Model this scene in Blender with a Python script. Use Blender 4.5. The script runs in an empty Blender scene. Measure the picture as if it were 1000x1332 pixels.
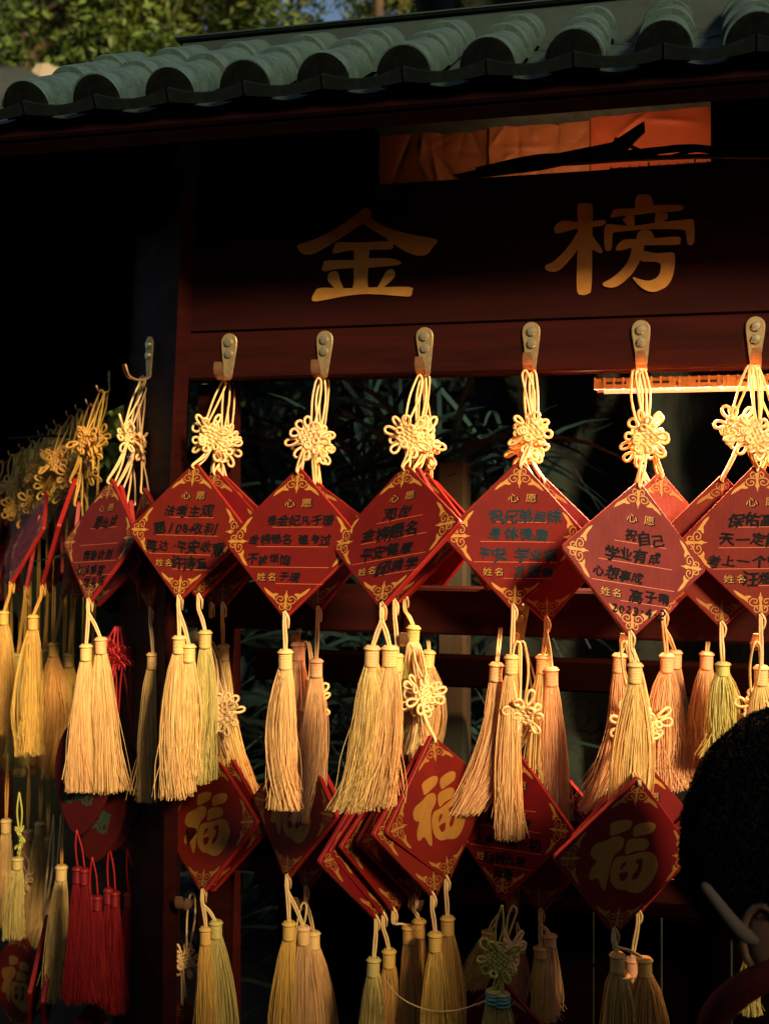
import bpy, math, random
import numpy as np
from mathutils import Vector, Matrix
from mathutils.geometry import tessellate_polygon
random.seed(7); rng = np.random.default_rng(7)
SC = bpy.context.scene; COL = SC.collection
# ------------------------------------------------------------------ camera, sky, sun
FPX = 1600.0; HOR = 645.0
cam_d = bpy.data.cameras.new('camera'); cam = bpy.data.objects.new('camera', cam_d); COL.objects.link(cam)
cam_d.sensor_fit = 'HORIZONTAL'; cam_d.sensor_width = 24.0; cam_d.lens = 24.0*FPX/1000
cam_d.shift_y = -(666-HOR)/1000.0
cam.location = (0, 0, 0); cam.rotation_euler = (math.pi/2, 0, 0)
cam_d.clip_start = 0.05; cam_d.clip_end = 3000
cam_d.dof.use_dof = True; cam_d.dof.focus_distance = 1.36; cam_d.dof.aperture_fstop = 7.0
SC.camera = cam
SUN_EL = math.radians(24); SUN_AZ = math.radians(26)     # azimuth to the right of the view's back direction
world = bpy.data.worlds.new('World'); SC.world = world; world.use_nodes = True
wn = world.node_tree.nodes; wn.clear()
sky = wn.new('ShaderNodeTexSky'); sky.sky_type = 'NISHITA'; sky.sun_disc = False
bg = wn.new('ShaderNodeBackground'); wo = wn.new('ShaderNodeOutputWorld')
world.node_tree.links.new(sky.outputs[0], bg.inputs[0]); world.node_tree.links.new(bg.outputs[0], wo.inputs[0])
bg.inputs[1].default_value = 0.05
sun_vec = Vector((math.sin(SUN_AZ)*math.cos(SUN_EL), -math.cos(SUN_AZ)*math.cos(SUN_EL), math.sin(SUN_EL)))
sky.sun_elevation = SUN_EL; sky.sun_rotation = math.atan2(sun_vec.x, sun_vec.y)
sd = bpy.data.lights.new('sun', 'SUN'); sd.energy = 5.0; sd.angle = math.radians(10); sd.color = (1, 0.76, 0.45)
so = bpy.data.objects.new('sun', sd); COL.objects.link(so)
so.rotation_euler = sun_vec.to_track_quat('Z', 'Y').to_euler(); so.location = sun_vec*20
SC.view_settings.view_transform = 'Standard'; SC.view_settings.look = 'None'
SC.view_settings.exposure = 0.5; SC.view_settings.gamma = 1; SC.view_settings.use_curve_mapping = False
SC.cycles.max_bounces = 8; SC.cycles.transparent_max_bounces = 8
GROUND = -1.45
# ------------------------------------------------------------------ frame of the rack
YAW = math.radians(14.5)
U = Vector((math.cos(YAW), -math.sin(YAW), 0)); N = Vector((-math.sin(YAW), -math.cos(YAW), 0)); Z = Vector((0, 0, 1))
O = Vector(((834-500)/FPX*1.4, 1.4, 0))
def ray(px, py): return Vector(((px-500)/FPX, 1, -(py-HOR)/FPX))
def hit(px, py, d=0.0):
    r = ray(px, py); return r*((N.dot(O)+d)/N.dot(r))
def YM(px, d): return hit(px, HOR, d).y
def at(px, py, Y): return ray(px, py)*Y
def W(s, d, z): return O+U*s+N*d+Z*z
def s_of(px, d=0.0): return (hit(px, HOR, d)-O).dot(U)
def z_of(px, py, d=0.0): return hit(px, py, d).z
# ------------------------------------------------------------------ materials
def mat(name, col, rough=0.6, spec=0.5, metal=0.0, noise=None, bump=None, tone=None, trans=0.0, coat=0.0, objvar=0.0, emis=None):
    m = bpy.data.materials.new(name); m.use_nodes = True; nt = m.node_tree; n = nt.nodes; L = nt.links
    b = n['Principled BSDF']; b.inputs['Base Color'].default_value = (*col, 1)
    b.inputs['Roughness'].default_value = rough; b.inputs['Specular IOR Level'].default_value = spec; b.inputs['Metallic'].default_value = metal
    b.inputs['Coat Weight'].default_value = coat; b.inputs['Coat Roughness'].default_value = 0.25
    if emis: b.inputs['Emission Color'].default_value = (*emis[0], 1); b.inputs['Emission Strength'].default_value = emis[1]
    tc = n.new('ShaderNodeTexCoord'); cur = None
    if noise:   # (scale vec, second colour, contrast lo, hi)
        sc, c2, lo, hi = noise
        mp = n.new('ShaderNodeMapping'); mp.inputs['Scale'].default_value = sc; L.new(tc.outputs['Object'], mp.inputs[0])
        t = n.new('ShaderNodeTexNoise'); t.inputs['Scale'].default_value = 1; t.inputs['Detail'].default_value = 8; t.inputs['Roughness'].default_value = 0.65
        L.new(mp.outputs[0], t.inputs['Vector'])
        r = n.new('ShaderNodeValToRGB'); r.color_ramp.elements[0].position = lo; r.color_ramp.elements[1].position = hi
        r.color_ramp.elements[0].color = (*col, 1); r.color_ramp.elements[1].color = (*c2, 1)
        L.new(t.outputs['Fac'], r.inputs[0]); cur = r.outputs[0]
        rr = n.new('ShaderNodeMapRange'); rr.inputs['To Min'].default_value = max(0.05, rough-0.12); rr.inputs['To Max'].default_value = min(1, rough+0.15)
        L.new(t.outputs['Fac'], rr.inputs['Value']); L.new(rr.outputs[0], b.inputs['Roughness'])
    if tone or objvar:
        hsv = n.new('ShaderNodeHueSaturation')
        if cur: L.new(cur, hsv.inputs['Color'])
        else: hsv.inputs['Color'].default_value = (*col, 1)
        if tone:
            a = n.new('ShaderNodeAttribute'); a.attribute_name = 'tone'
            mr = n.new('ShaderNodeMapRange'); mr.inputs['To Min'].default_value = 1-tone; mr.inputs['To Max'].default_value = 1+tone
            L.new(a.outputs['Fac'], mr.inputs['Value']); L.new(mr.outputs[0], hsv.inputs['Value'])
        if objvar:
            oi = n.new('ShaderNodeObjectInfo'); m2 = n.new('ShaderNodeMapRange')
            m2.inputs['To Min'].default_value = 0.5-objvar; m2.inputs['To Max'].default_value = 0.5+objvar
            L.new(oi.outputs['Random'], m2.inputs['Value']); L.new(m2.outputs[0], hsv.inputs['Hue'])
        cur = hsv.outputs[0]
    if cur: L.new(cur, b.inputs['Base Color'])
    if bump:    # (scale vec, strength, distance)
        mp = n.new('ShaderNodeMapping'); mp.inputs['Scale'].default_value = bump[0]; L.new(tc.outputs['Object'], mp.inputs[0])
        t = n.new('ShaderNodeTexNoise'); t.inputs['Scale'].default_value = 1; t.inputs['Detail'].default_value = 6; L.new(mp.outputs[0], t.inputs['Vector'])
        bp = n.new('ShaderNodeBump'); bp.inputs['Strength'].default_value = bump[1]; bp.inputs['Distance'].default_value = bump[2]
        L.new(t.outputs['Fac'], bp.inputs['Height']); L.new(bp.outputs[0], b.inputs['Normal'])
    if trans:
        tr = n.new('ShaderNodeBsdfTranslucent'); mx = n.new('ShaderNodeMixShader'); mx.inputs[0].default_value = trans
        if cur: L.new(cur, tr.inputs['Color'])
        else: tr.inputs['Color'].default_value = (*col, 1)
        L.new(b.outputs[0], mx.inputs[1]); L.new(tr.outputs[0], mx.inputs[2]); L.new(mx.outputs[0], n['Material Output'].inputs[0])
    return m
M = {}
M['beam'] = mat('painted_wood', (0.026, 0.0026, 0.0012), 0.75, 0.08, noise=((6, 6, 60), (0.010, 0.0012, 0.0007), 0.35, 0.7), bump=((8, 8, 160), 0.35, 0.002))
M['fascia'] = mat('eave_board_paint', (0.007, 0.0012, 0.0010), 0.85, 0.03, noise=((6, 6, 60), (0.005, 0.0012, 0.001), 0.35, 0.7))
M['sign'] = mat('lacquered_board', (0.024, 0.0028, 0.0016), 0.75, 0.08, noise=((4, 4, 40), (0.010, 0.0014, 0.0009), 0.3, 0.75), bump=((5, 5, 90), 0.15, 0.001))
M['ceil'] = mat('shade_dark_wood', (0.004, 0.0012, 0.0008), 0.95, 0.0, noise=((3, 3, 3), (0.002, 0.0008, 0.0006), 0.3, 0.7))  # near black: shade on the wing and backing is put into the colour
M['signgold'] = mat('sign_gold_paint', (0.52, 0.235, 0.030), 0.6, 0.4, noise=((60, 60, 60), (0.40, 0.17, 0.02), 0.35, 0.75))
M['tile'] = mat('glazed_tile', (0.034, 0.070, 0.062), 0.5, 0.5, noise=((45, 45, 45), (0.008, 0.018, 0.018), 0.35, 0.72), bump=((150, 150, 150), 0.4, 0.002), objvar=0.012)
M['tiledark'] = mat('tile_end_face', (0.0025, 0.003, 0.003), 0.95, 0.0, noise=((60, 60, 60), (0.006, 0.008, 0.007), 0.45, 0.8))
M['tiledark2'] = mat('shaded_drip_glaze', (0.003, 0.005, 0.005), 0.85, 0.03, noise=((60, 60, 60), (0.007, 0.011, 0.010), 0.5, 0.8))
M['pan'] = mat('shaded_pan_glaze', (0.012, 0.026, 0.025), 0.6, 0.3, noise=((45, 45, 45), (0.005, 0.012, 0.012), 0.35, 0.72))  # darker than the barrels: shadow between the rows put into the colour
M['ridge'] = mat('ridge_plaster', (0.007, 0.022, 0.019), 0.65, 0.3, noise=((9, 9, 30), (0.004, 0.012, 0.010), 0.3, 0.7), bump=((40, 40, 40), 0.3, 0.003))
M['red'] = mat('plaque_red', (0.152, 0.0090, 0.0055), 0.5, 0.15, noise=((26, 26, 26), (0.110, 0.006, 0.0042), 0.3, 0.7), bump=((260, 40, 40), 0.25, 0.0008), objvar=0.006)
M['rededge'] = mat('plaque_edge_red', (0.24, 0.009, 0.007), 0.5, 0.3, noise=((30, 30, 200), (0.38, 0.02, 0.014), 0.35, 0.7))
M['darkred'] = mat('round_plaque_red', (0.07, 0.005, 0.004), 0.6, 0.2)
M['gold'] = mat('gold_print', (0.46, 0.21, 0.028), 0.5, 0.4, noise=((90, 90, 90), (0.34, 0.14, 0.016), 0.4, 0.75))
M['dimgold'] = mat('fu_gold_print', (0.30, 0.13, 0.018), 0.6, 0.3, noise=((50, 50, 50), (0.24, 0.10, 0.014), 0.4, 0.75))
M['ink'] = mat('black_ink', (0.006, 0.006, 0.007), 0.8, 0.1)
M['inkblue'] = mat('blue_black_ink', (0.006, 0.026, 0.034), 0.7, 0.15)
M['line'] = mat('printed_line', (0.62, 0.16, 0.04), 0.5)
M['thread'] = mat('gold_silk', (0.98, 0.64, 0.235), 0.45, 0.5, tone=0.30, trans=0.18, objvar=0.012)
M['threadpeach'] = mat('peach_silk', (0.98, 0.55, 0.25), 0.45, 0.5, tone=0.28, trans=0.22, objvar=0.01)
M['threadolive'] = mat('olive_silk', (0.72, 0.58, 0.17), 0.42, 0.5, tone=0.30, trans=0.2, objvar=0.012)
M['threadred'] = mat('crimson_silk', (0.24, 0.006, 0.009), 0.5, 0.5, tone=0.35, trans=0.12)
M['cord'] = mat('gold_cord', (0.92, 0.60, 0.25), 0.45, 0.5, bump=((900, 900, 900), 0.5, 0.0006), trans=0.1, objvar=0.012)
M['cordgold'] = mat('deep_gold_cord', (0.66, 0.36, 0.06), 0.45, 0.4, bump=((900, 900, 900), 0.5, 0.0006), objvar=0.012)
M['threadyellow'] = mat('yellow_silk', (0.88, 0.52, 0.12), 0.45, 0.4, tone=0.32, trans=0.18, objvar=0.012)
M['cordolive'] = mat('olive_cord', (0.55, 0.50, 0.08), 0.45, 0.5, bump=((900, 900, 900), 0.5, 0.0006))
M['cordred'] = mat('red_cord', (0.38, 0.012, 0.012), 0.5, 0.4)
M['zinc'] = mat('zinc_plate', (0.40, 0.29, 0.13), 0.40, 0.5, metal=0.6, noise=((160, 160, 160), (0.22, 0.16, 0.08), 0.4, 0.7), bump=((300, 300, 300), 0.2, 0.0005))
M['screw'] = mat('screw_steel', (0.50, 0.45, 0.28), 0.34, 0.5, metal=0.85, noise=((200, 200, 200), (0.3, 0.27, 0.18), 0.4, 0.8))
M['copper'] = mat('worn_hook_steel', (0.50, 0.26, 0.12), 0.35, 0.5, metal=0.7, noise=((150, 150, 150), (0.28, 0.12, 0.06), 0.4, 0.75))
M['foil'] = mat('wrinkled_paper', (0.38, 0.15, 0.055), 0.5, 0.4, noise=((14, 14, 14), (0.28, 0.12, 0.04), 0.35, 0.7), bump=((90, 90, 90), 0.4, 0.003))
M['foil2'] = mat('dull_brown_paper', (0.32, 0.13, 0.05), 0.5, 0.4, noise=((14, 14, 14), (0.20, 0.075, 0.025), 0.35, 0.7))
M['foil_glow'] = mat('glow_red_paper', (0.44, 0.10, 0.035), 0.5, 0.4, noise=((14, 14, 14), (0.32, 0.07, 0.025), 0.35, 0.7))  # red stands in for the lamp's glow on the right sheet
M['cable'] = mat('black_rubber', (0.012, 0.010, 0.010), 0.6, 0.3)
M['lampbody'] = mat('lamp_housing_paint', (0.30, 0.20, 0.13), 0.5, 0.4)
M['lampglow'] = mat('lamp_tube', (1, 0.5, 0.25), 0.4, 0.2, emis=((1, 0.42, 0.20), 0.8))
M['oldwood'] = mat('weathered_wood', (0.045, 0.043, 0.028), 0.85, 0.2, noise=((30, 30, 8), (0.03, 0.03, 0.02), 0.35, 0.7), bump=((60, 60, 15), 0.5, 0.003))
M['rock'] = mat('mossy_bark', (0.010, 0.010, 0.007), 0.9, 0.2, noise=((9, 9, 4), (0.013, 0.024, 0.014), 0.45, 0.72), bump=((26, 26, 10), 1.0, 0.02))
M['ground'] = mat('packed_earth', (0.03, 0.026, 0.02), 0.95, 0.1, noise=((2, 2, 2), (0.018, 0.017, 0.013), 0.35, 0.7), bump=((20, 20, 20), 0.6, 0.02))
M['blade'] = mat('bamboo_grass_leaf', (0.022, 0.050, 0.045), 0.4, 0.5, tone=0.9, trans=0.25)
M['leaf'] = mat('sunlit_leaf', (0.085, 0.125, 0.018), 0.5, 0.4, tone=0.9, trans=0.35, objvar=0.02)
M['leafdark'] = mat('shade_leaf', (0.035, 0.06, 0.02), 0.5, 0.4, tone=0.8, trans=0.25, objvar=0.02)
M['bark'] = mat('tree_bark', (0.11, 0.075, 0.045), 0.9, 0.2, noise=((12, 12, 4), (0.05, 0.035, 0.02), 0.35, 0.7), bump=((25, 25, 8), 0.8, 0.02))
M['stone'] = mat('tan_stone', (0.26, 0.21, 0.13), 0.8, 0.3, noise=((5, 5, 5), (0.28, 0.24, 0.17), 0.35, 0.7))
M['greystone'] = mat('grey_stone', (0.02, 0.026, 0.024), 0.85, 0.3, noise=((5, 5, 5), (0.03, 0.04, 0.035), 0.35, 0.7))
M['gc'] = mat('shaded_undergrowth_leaf', (0.005, 0.012, 0.010), 0.6, 0.2, tone=0.6)
M['hillearth'] = mat('dark_leaf_litter', (0.005, 0.005, 0.004), 0.95, 0.1, noise=((3, 3, 3), (0.008, 0.010, 0.005), 0.3, 0.7))
M['hair'] = mat('black_hair', (0.0025, 0.0025, 0.003), 0.7, 0.04)
M['skin'] = mat('skin', (0.085, 0.048, 0.028), 0.55, 0.4)
M['jacket'] = mat('dark_navy_cloth', (0.012, 0.014, 0.025), 0.85, 0.2, bump=((120, 120, 120), 0.4, 0.002))
M['redcloth'] = mat('red_knit', (0.07, 0.005, 0.006), 0.85, 0.2, bump=((300, 300, 300), 0.5, 0.002))
M['palecloth'] = mat('pale_cloth', (0.06, 0.05, 0.042), 0.95, 0.2)
M['teal'] = mat('teal_wrap', (0.12, 0.35, 0.28), 0.5, 0.4)
# ------------------------------------------------------------------ mesh helpers
class MB:
    def __init__(s): s.v = []; s.f = []; s.m = []; s.n = 0; s.t = []
    def add(s, verts, faces, mi=0, tone=None):
        v = np.asarray(verts, float).reshape(-1, 3); s.v.append(v)
        s.f.extend([tuple(i+s.n for i in f) for f in faces]); s.m.extend([mi]*len(faces)); s.n += len(v)
        s.t.append(np.full(len(v), 0.5 if tone is None else tone) if not isinstance(tone, np.ndarray) else tone)
    def mesh(s, name, mats, smooth=False, sub=None):
        me = bpy.data.meshes.new(name); v = np.concatenate(s.v)
        if sub is not None: v = v-np.array(sub)
        me.from_pydata([tuple(x) for x in v.tolist()], [], s.f)
        for m in mats: me.materials.append(m)
        if len(mats) > 1: me.polygons.foreach_set('material_index', s.m)
        if smooth: me.polygons.foreach_set('use_smooth', [True]*len(me.polygons))
        a = me.attributes.new('tone', 'FLOAT', 'POINT'); a.data.foreach_set('value', np.concatenate(s.t))
        me.update(); return me
def grid_mesh(name, V, F, mats, tone=None, smooth=True, sub=None):
    me = bpy.data.meshes.new(name); V = np.asarray(V, float)
    if sub is not None: V = V-np.array(sub)
    F = np.asarray(F); me.vertices.add(len(V)); me.vertices.foreach_set('co', V.ravel())
    k = F.shape[1]; me.loops.add(len(F)*k); me.loops.foreach_set('vertex_index', F.ravel())
    me.polygons.add(len(F)); me.polygons.foreach_set('loop_start', np.arange(len(F))*k)
    me.polygons.foreach_set('use_smooth', [smooth]*len(F)); 
    for m in mats: me.materials.append(m)
    me.update(calc_edges=True)
    if tone is not None:
        a = me.attributes.new('tone', 'FLOAT', 'POINT'); a.data.foreach_set('value', np.asarray(tone, float))
    return me
def link(name, me, parent=None, mw=None):
    o = bpy.data.objects.new(name, me); COL.objects.link(o)
    if parent: o.parent = parent
    if mw is not None: o.matrix_local = mw
    return o
def empty(name, label, cat, loc, group=None):
    o = bpy.data.objects.new(name, None); COL.objects.link(o); o.location = loc; o.empty_display_size = 0.02
    o['label'] = label; o['category'] = cat
    if group: o['group'] = group
    return o
def tag(o, label=None, cat=None, group=None, kind=None):
    if label: o['label'] = label
    if cat: o['category'] = cat
    if group: o['group'] = group
    if kind: o['kind'] = kind
    return o
def np3(p): return np.array((p[0], p[1], p[2]), float)
def tube(mb, pts, r, k=6, mi=0, closed=False, tone=None, caps=True):
    P = np.array([np3(p) for p in pts]); n = len(P)
    R = np.full(n, r) if np.isscalar(r) else np.asarray(r)
    T = np.roll(P, -1, 0)-np.roll(P, 1, 0) if closed else np.gradient(P, axis=0)
    T /= np.linalg.norm(T, axis=1)[:, None]+1e-12
    ref = np.array((0.31, 0.77, 0.55)) if abs(T[0] @ np.array((0.31, 0.77, 0.55))) < 0.9 else np.array((1., 0, 0))
    rings = []; a = ref
    for i in range(n):
        a = a-T[i]*(a @ T[i]); a /= np.linalg.norm(a)+1e-12; b = np.cross(T[i], a)
        th = np.arange(k)*2*math.pi/k
        rings.append(P[i]+R[i]*(np.cos(th)[:, None]*a+np.sin(th)[:, None]*b))
    f = []
    for i in range(n if closed else n-1):
        j = (i+1) % n
        for q in range(k): f.append((i*k+q, i*k+(q+1) % k, j*k+(q+1) % k, j*k+q))
    if not closed and caps: f.append(tuple(range(k))[::-1]); f.append(tuple((n-1)*k+q for q in range(k)))
    mb.add(np.concatenate(rings), f, mi, tone)
def spline(pts, n=8, closed=False):
    P = np.array([np3(p) for p in pts]); m = len(P); out = []
    rg = range(m if closed else m-1)
    for i in rg:
        p0 = P[(i-1) % m] if closed or i > 0 else P[0]; p1 = P[i]; p2 = P[(i+1) % m]
        p3 = P[(i+2) % m] if closed or i+2 < m else P[-1]
        for t in np.arange(n)/n:
            out.append(0.5*((2*p1)+(-p0+p2)*t+(2*p0-5*p1+4*p2-p3)*t*t+(-p0+3*p1-3*p2+p3)*t**3))
    if not closed: out.append(P[-1])
    return out
def box(mb, c, ax, ay, az, hx, hy, hz, mi=0, bev=0.0):
    """box with half sizes along three axes; small chamfer on the edges parallel to ax"""
    c = np3(c); ax = np3(ax); ay = np3(ay); az = np3(az)
    b = bev; prof = [(-hy+b, -hz), (hy-b, -hz), (hy, -hz+b), (hy, hz-b), (hy-b, hz), (-hy+b, hz), (-hy, hz-b), (-hy, -hz+b)] if b > 0 else [(-hy, -hz), (hy, -hz), (hy, hz), (-hy, hz)]
    k = len(prof); v = [c+ax*sx*hx+ay*p+az*q for sx in (-1, 1) for p, q in prof]
    f = [(i, (i+1) % k, k+(i+1) % k, k+i) for i in range(k)]+[tuple(range(k))[::-1], tuple(range(k, 2*k))]
    mb.add(v, f, mi)
def fill2d(pts): return [tuple(t) for t in tessellate_polygon([[Vector((p[0], p[1], 0)) for p in pts]])]
def smooth2d(pts, n=4):
    return [(p[0], p[1]) for p in spline([(a, b, 0) for a, b in pts], n, True)]
def ribbon(mb, pts, w, z, mi=0, taper=False):
    P = np.array(pts, float); T = np.gradient(P, axis=0); T /= np.linalg.norm(T, axis=1)[:, None]+1e-12
    Nn = np.stack([-T[:, 1], T[:, 0]], 1); n = len(P)
    ww = np.full(n, w/2) if not taper else w/2*np.linspace(1, 0.35, n)
    A = P+Nn*ww[:, None]; B = P-Nn*ww[:, None]
    v = [(*a, z) for a in A]+[(*b, z) for b in B]
    mb.add(v, [(i, n+i, n+i+1, i+1) for i in range(n-1)], mi)
# ------------------------------------------------------------------ text
_tx = {}
def glyph(ch, off=0.0):
    key = (ch, off)
    if key not in _tx:
        c = bpy.data.curves.new('t', 'FONT'); c.body = ch; c.size = 1; c.offset = off; c.resolution_u = 2
        c.align_x = 'CENTER'; c.align_y = 'CENTER'
        o = bpy.data.objects.new('t', c); COL.objects.link(o); bpy.context.view_layer.update()
        dg = bpy.context.evaluated_depsgraph_get(); me = bpy.data.meshes.new_from_object(o.evaluated_get(dg))
        v = np.array([x.co[:] for x in me.vertices]) if len(me.vertices) else np.zeros((0, 3))
        f = [tuple(p.vertices) for p in me.polygons]
        bpy.data.meshes.remove(me); bpy.data.objects.remove(o); bpy.data.curves.remove(c)
        if len(v): v[:, :2] -= (v[:, :2].min(0)+v[:, :2].max(0))/2
        _tx[key] = (v, f)
    return _tx[key]
def put_text(mb, s, cx, cy, size, z, mi=0, off=0.02, jit=0.0, adv=1.0, seed=0, sy=1.0):
    r = random.Random(seed); n = len(s); x = cx-(sum(0.55 if c.isascii() else 1.0 for c in s[:-1]))/2*size*adv
    for ch in s:
        if ch != ' ':
            v, f = glyph(ch, 0.0); b_ = off
            if len(v):
                a = r.uniform(-1, 1)*0.22*jit; sh = (r.uniform(-1, 1)*0.25+0.12)*jit; k = size*(1+r.uniform(-0.18, 0.2)*jit)
                X = v[:, 0].copy(); Y = v[:, 1].copy()*sy
                if jit:
                    X = X+0.05*jit*np.sin(Y*7+r.uniform(0, 6)); Y = Y+0.05*jit*np.sin(X*6+r.uniform(0, 6))
                X = X+sh*Y
                Xr = (X*math.cos(a)-Y*math.sin(a))*k+x+r.uniform(-1, 1)*0.06*size*jit
                Yr = (X*math.sin(a)+Y*math.cos(a))*k+cy+r.uniform(-1, 1)*0.10*size*jit
                for c_, (bx_, by_) in enumerate(((0, 0), (b_, b_*.6), (-b_, b_*.6), (0, -b_)) if b_ > 0.01 else ((0, 0),)):
                    mb.add(np.stack([Xr+bx_*k, Yr+by_*k, np.full(len(X), z+0.00002*c_)], 1), f, mi)
        x += size*adv*(0.55 if ch.isascii() else 1.0)
# ------------------------------------------------------------------ plaque meshes (x right, y up, z out; diamond)
HD = 0.084; TH = 0.003
def board_mesh():
    mb = MB(); r = 0.004; e = 0.0006; pts = []
    for k in range(4):
        a = k*math.pi/2; c = (HD-r*1.2)
        for t in (-0.6, -0.2, 0.2, 0.6):
            pts.append((c*math.cos(a)+r*math.cos(a+t*1.3), c*math.sin(a)+r*math.sin(a+t*1.3)))
    n = len(pts); v = []
    for z, s in ((-TH, 1-e/HD*1.5), (-TH+e, 1), (TH-e, 1), (TH, 1-e/HD*1.5)): v += [(x*s, y*s, z) for x, y in pts]
    f = [tuple(range(n))[::-1], tuple(range(3*n, 4*n))]; mb.add(v, f, 0); base = 0
    mb.f += [(l*n+i, l*n+(i+1) % n, (l+1)*n+(i+1) % n, (l+1)*n+i) for l in range(3) for i in range(n)]; mb.m += [1]*(3*n)
    return mb.mesh('board', [M['red'], M['rededge']])
HOLE_R = 0.0021; HOLE_Y = HD*0.905
def hole_mesh():
    mb = MB(); k = 10
    for sy in (1, -1):
        v = [(math.cos(i*2*math.pi/k)*HOLE_R, sy*HOLE_Y+math.sin(i*2*math.pi/k)*HOLE_R, TH+0.0003) for i in range(k)]
        mb.add(v, [tuple(range(k))])
    return mb.mesh('hole', [M['ink']])
def ornament(mb, z, mi=0):
    k = HD/1330.0
    polys = [[(62, 0), (150, 42), (235, 28), (330, 22), (400, 42), (440, 18), (520, 0), (440, -18), (400, -42), (330, -22), (235, -28), (150, -42)]]
    half = [[(352, 236), (392, 222), (428, 165), (450, 215), (440, 290), (478, 352), (560, 490), (470, 436), (418, 372), (372, 300), (310, 225)]]
    curls = [[(140, 45), (140, 95), (190, 122), (235, 100), (225, 62), (190, 66)],
             [(262, 30), (250, 120), (285, 195), (345, 196), (388, 140), (372, 72), (322, 66), (305, 108), (335, 124)]]
    for q in range(4):
        a = q*math.pi/2
        def tr(p, q=q, a=a):   # corner at angle a, axis pointing to the centre
            x = HD-(p[0]+25)*k*0.90; y = p[1]*k*0.90
            return (x*math.cos(a)-y*math.sin(a), x*math.sin(a)+y*math.cos(a))
        for pl in polys:
            P = [tr(p) for p in pl]; mb.add([(*p, z) for p in P], fill2d(P), mi)
        for sg in (1, -1):
            for pl in half:
                P = [tr((p[0], p[1]*sg)) for p in smooth2d(pl, 2)]; mb.add([(*p, z+0.00003) for p in P], fill2d(P), mi)
            for c in curls:
                sp = [(p[0], p[1]) for p in spline([(x, y*sg, 0) for x, y in c], 3)]
                ribbon(mb, [tr(p) for p in sp], 17*k, z+0.00006, mi)
def print_mesh(kind):
    mb = MB(); z = TH+0.00012; ornament(mb, z, 0); h = HD
    if kind == 'text':
        put_text(mb, '心愿', 0.06*h, 0.50*h, 0.155*h, z+0.0001, 2, 0.045, 0, 1.55, 1, 0.8)
        put_text(mb, '心愿', 0.045*h, 0.508*h, 0.155*h, z+0.0002, 0, 0.005, 0, 1.55, 1, 0.8)
        put_text(mb, '姓名', -0.30*h, -0.475*h, 0.135*h, z+0.0001, 2, 0.045, 0, 1.1, 1, 0.85)
        put_text(mb, '姓名', -0.31*h, -0.468*h, 0.135*h, z+0.0002, 0, 0.005, 0, 1.1, 1, 0.85)
        for x0, x1, y in ((-0.30, 0.42, 0.19), (-0.50, 0.52, -0.07), (-0.58, 0.56, -0.34), (-0.17, 0.5, -0.555)):
            ribbon(mb, [(x0*h, y*h), (x1*h, y*h)], 0.0055*h, z, 1)
        return mb.mesh('gold_print', [M['gold'], M['line'], M['ink']])
    if kind == 'fu':
        A = [[(285,135),(375,122),(430,140),(420,180),(380,205),(280,232),(268,200),(262,160)],
             [(215,275),(260,260),(310,238),(370,245),(390,280),(375,330),(330,370),(312,430),(305,520),(295,615),(265,600),(225,530),(175,545),(155,510),(170,450),(195,410),(150,380),(142,330),(170,290)],
             [(455,165),(560,140),(620,165),(600,215),(520,235),(455,240)],
             [(412,275),(480,255),(560,262),(590,300),(560,338),(480,346),(415,365)],
             [(350,385),(440,375),(560,350),(640,370),(685,440),(680,510),(640,590),(580,640),(520,645),(460,625),(390,612),(340,570),(318,510),(320,440)]]
        B = [[(390,465),(400,432),(425,420),(432,440),(412,458),(394,478)], [(390,500),(450,495),(455,520),(440,550),(410,555),(392,530)],
             [(505,410),(550,400),(560,440),(555,500),(530,540),(500,545),(498,510),(525,480),(530,440),(510,430)]]
        f = lambda p: ((p[0]-430)/560*h, -(p[1]-385)/560*h)
        for i, pl in enumerate(A):
            P = [f(p) for p in smooth2d(pl, 3)]; mb.add([(*p, z+0.00004*i) for p in P], fill2d(P), 0)
        for pl in B:
            P = [f(p) for p in smooth2d(pl, 3)]; mb.add([(*p, z+0.0004) for p in P], fill2d(P), 1)
        return mb.mesh('gold_print', [M['dimgold'], M['red']])
    return mb.mesh('gold_print', [M['dimgold']])
BOARD = board_mesh(); HOLES = hole_mesh(); PRINT = {k: print_mesh(k) for k in ('text', 'fu', 'plain')}
def hand_mesh(lines, blue=False, seed=0):
    mb = MB(); rws = (0.275, 0.03, -0.235, -0.47, -0.66); h = HD
    for i, ln in enumerate(lines):
        if not ln: continue
        txt, dx, sz = ln; put_text(mb, txt, dx*h, rws[i]*h, sz*h*1.0, TH+0.0006, 0, 0.034, 0.8, 1.04, seed*17+i, 0.92)
    return mb.mesh('handwriting', [M['inkblue' if blue else 'ink']])
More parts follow.
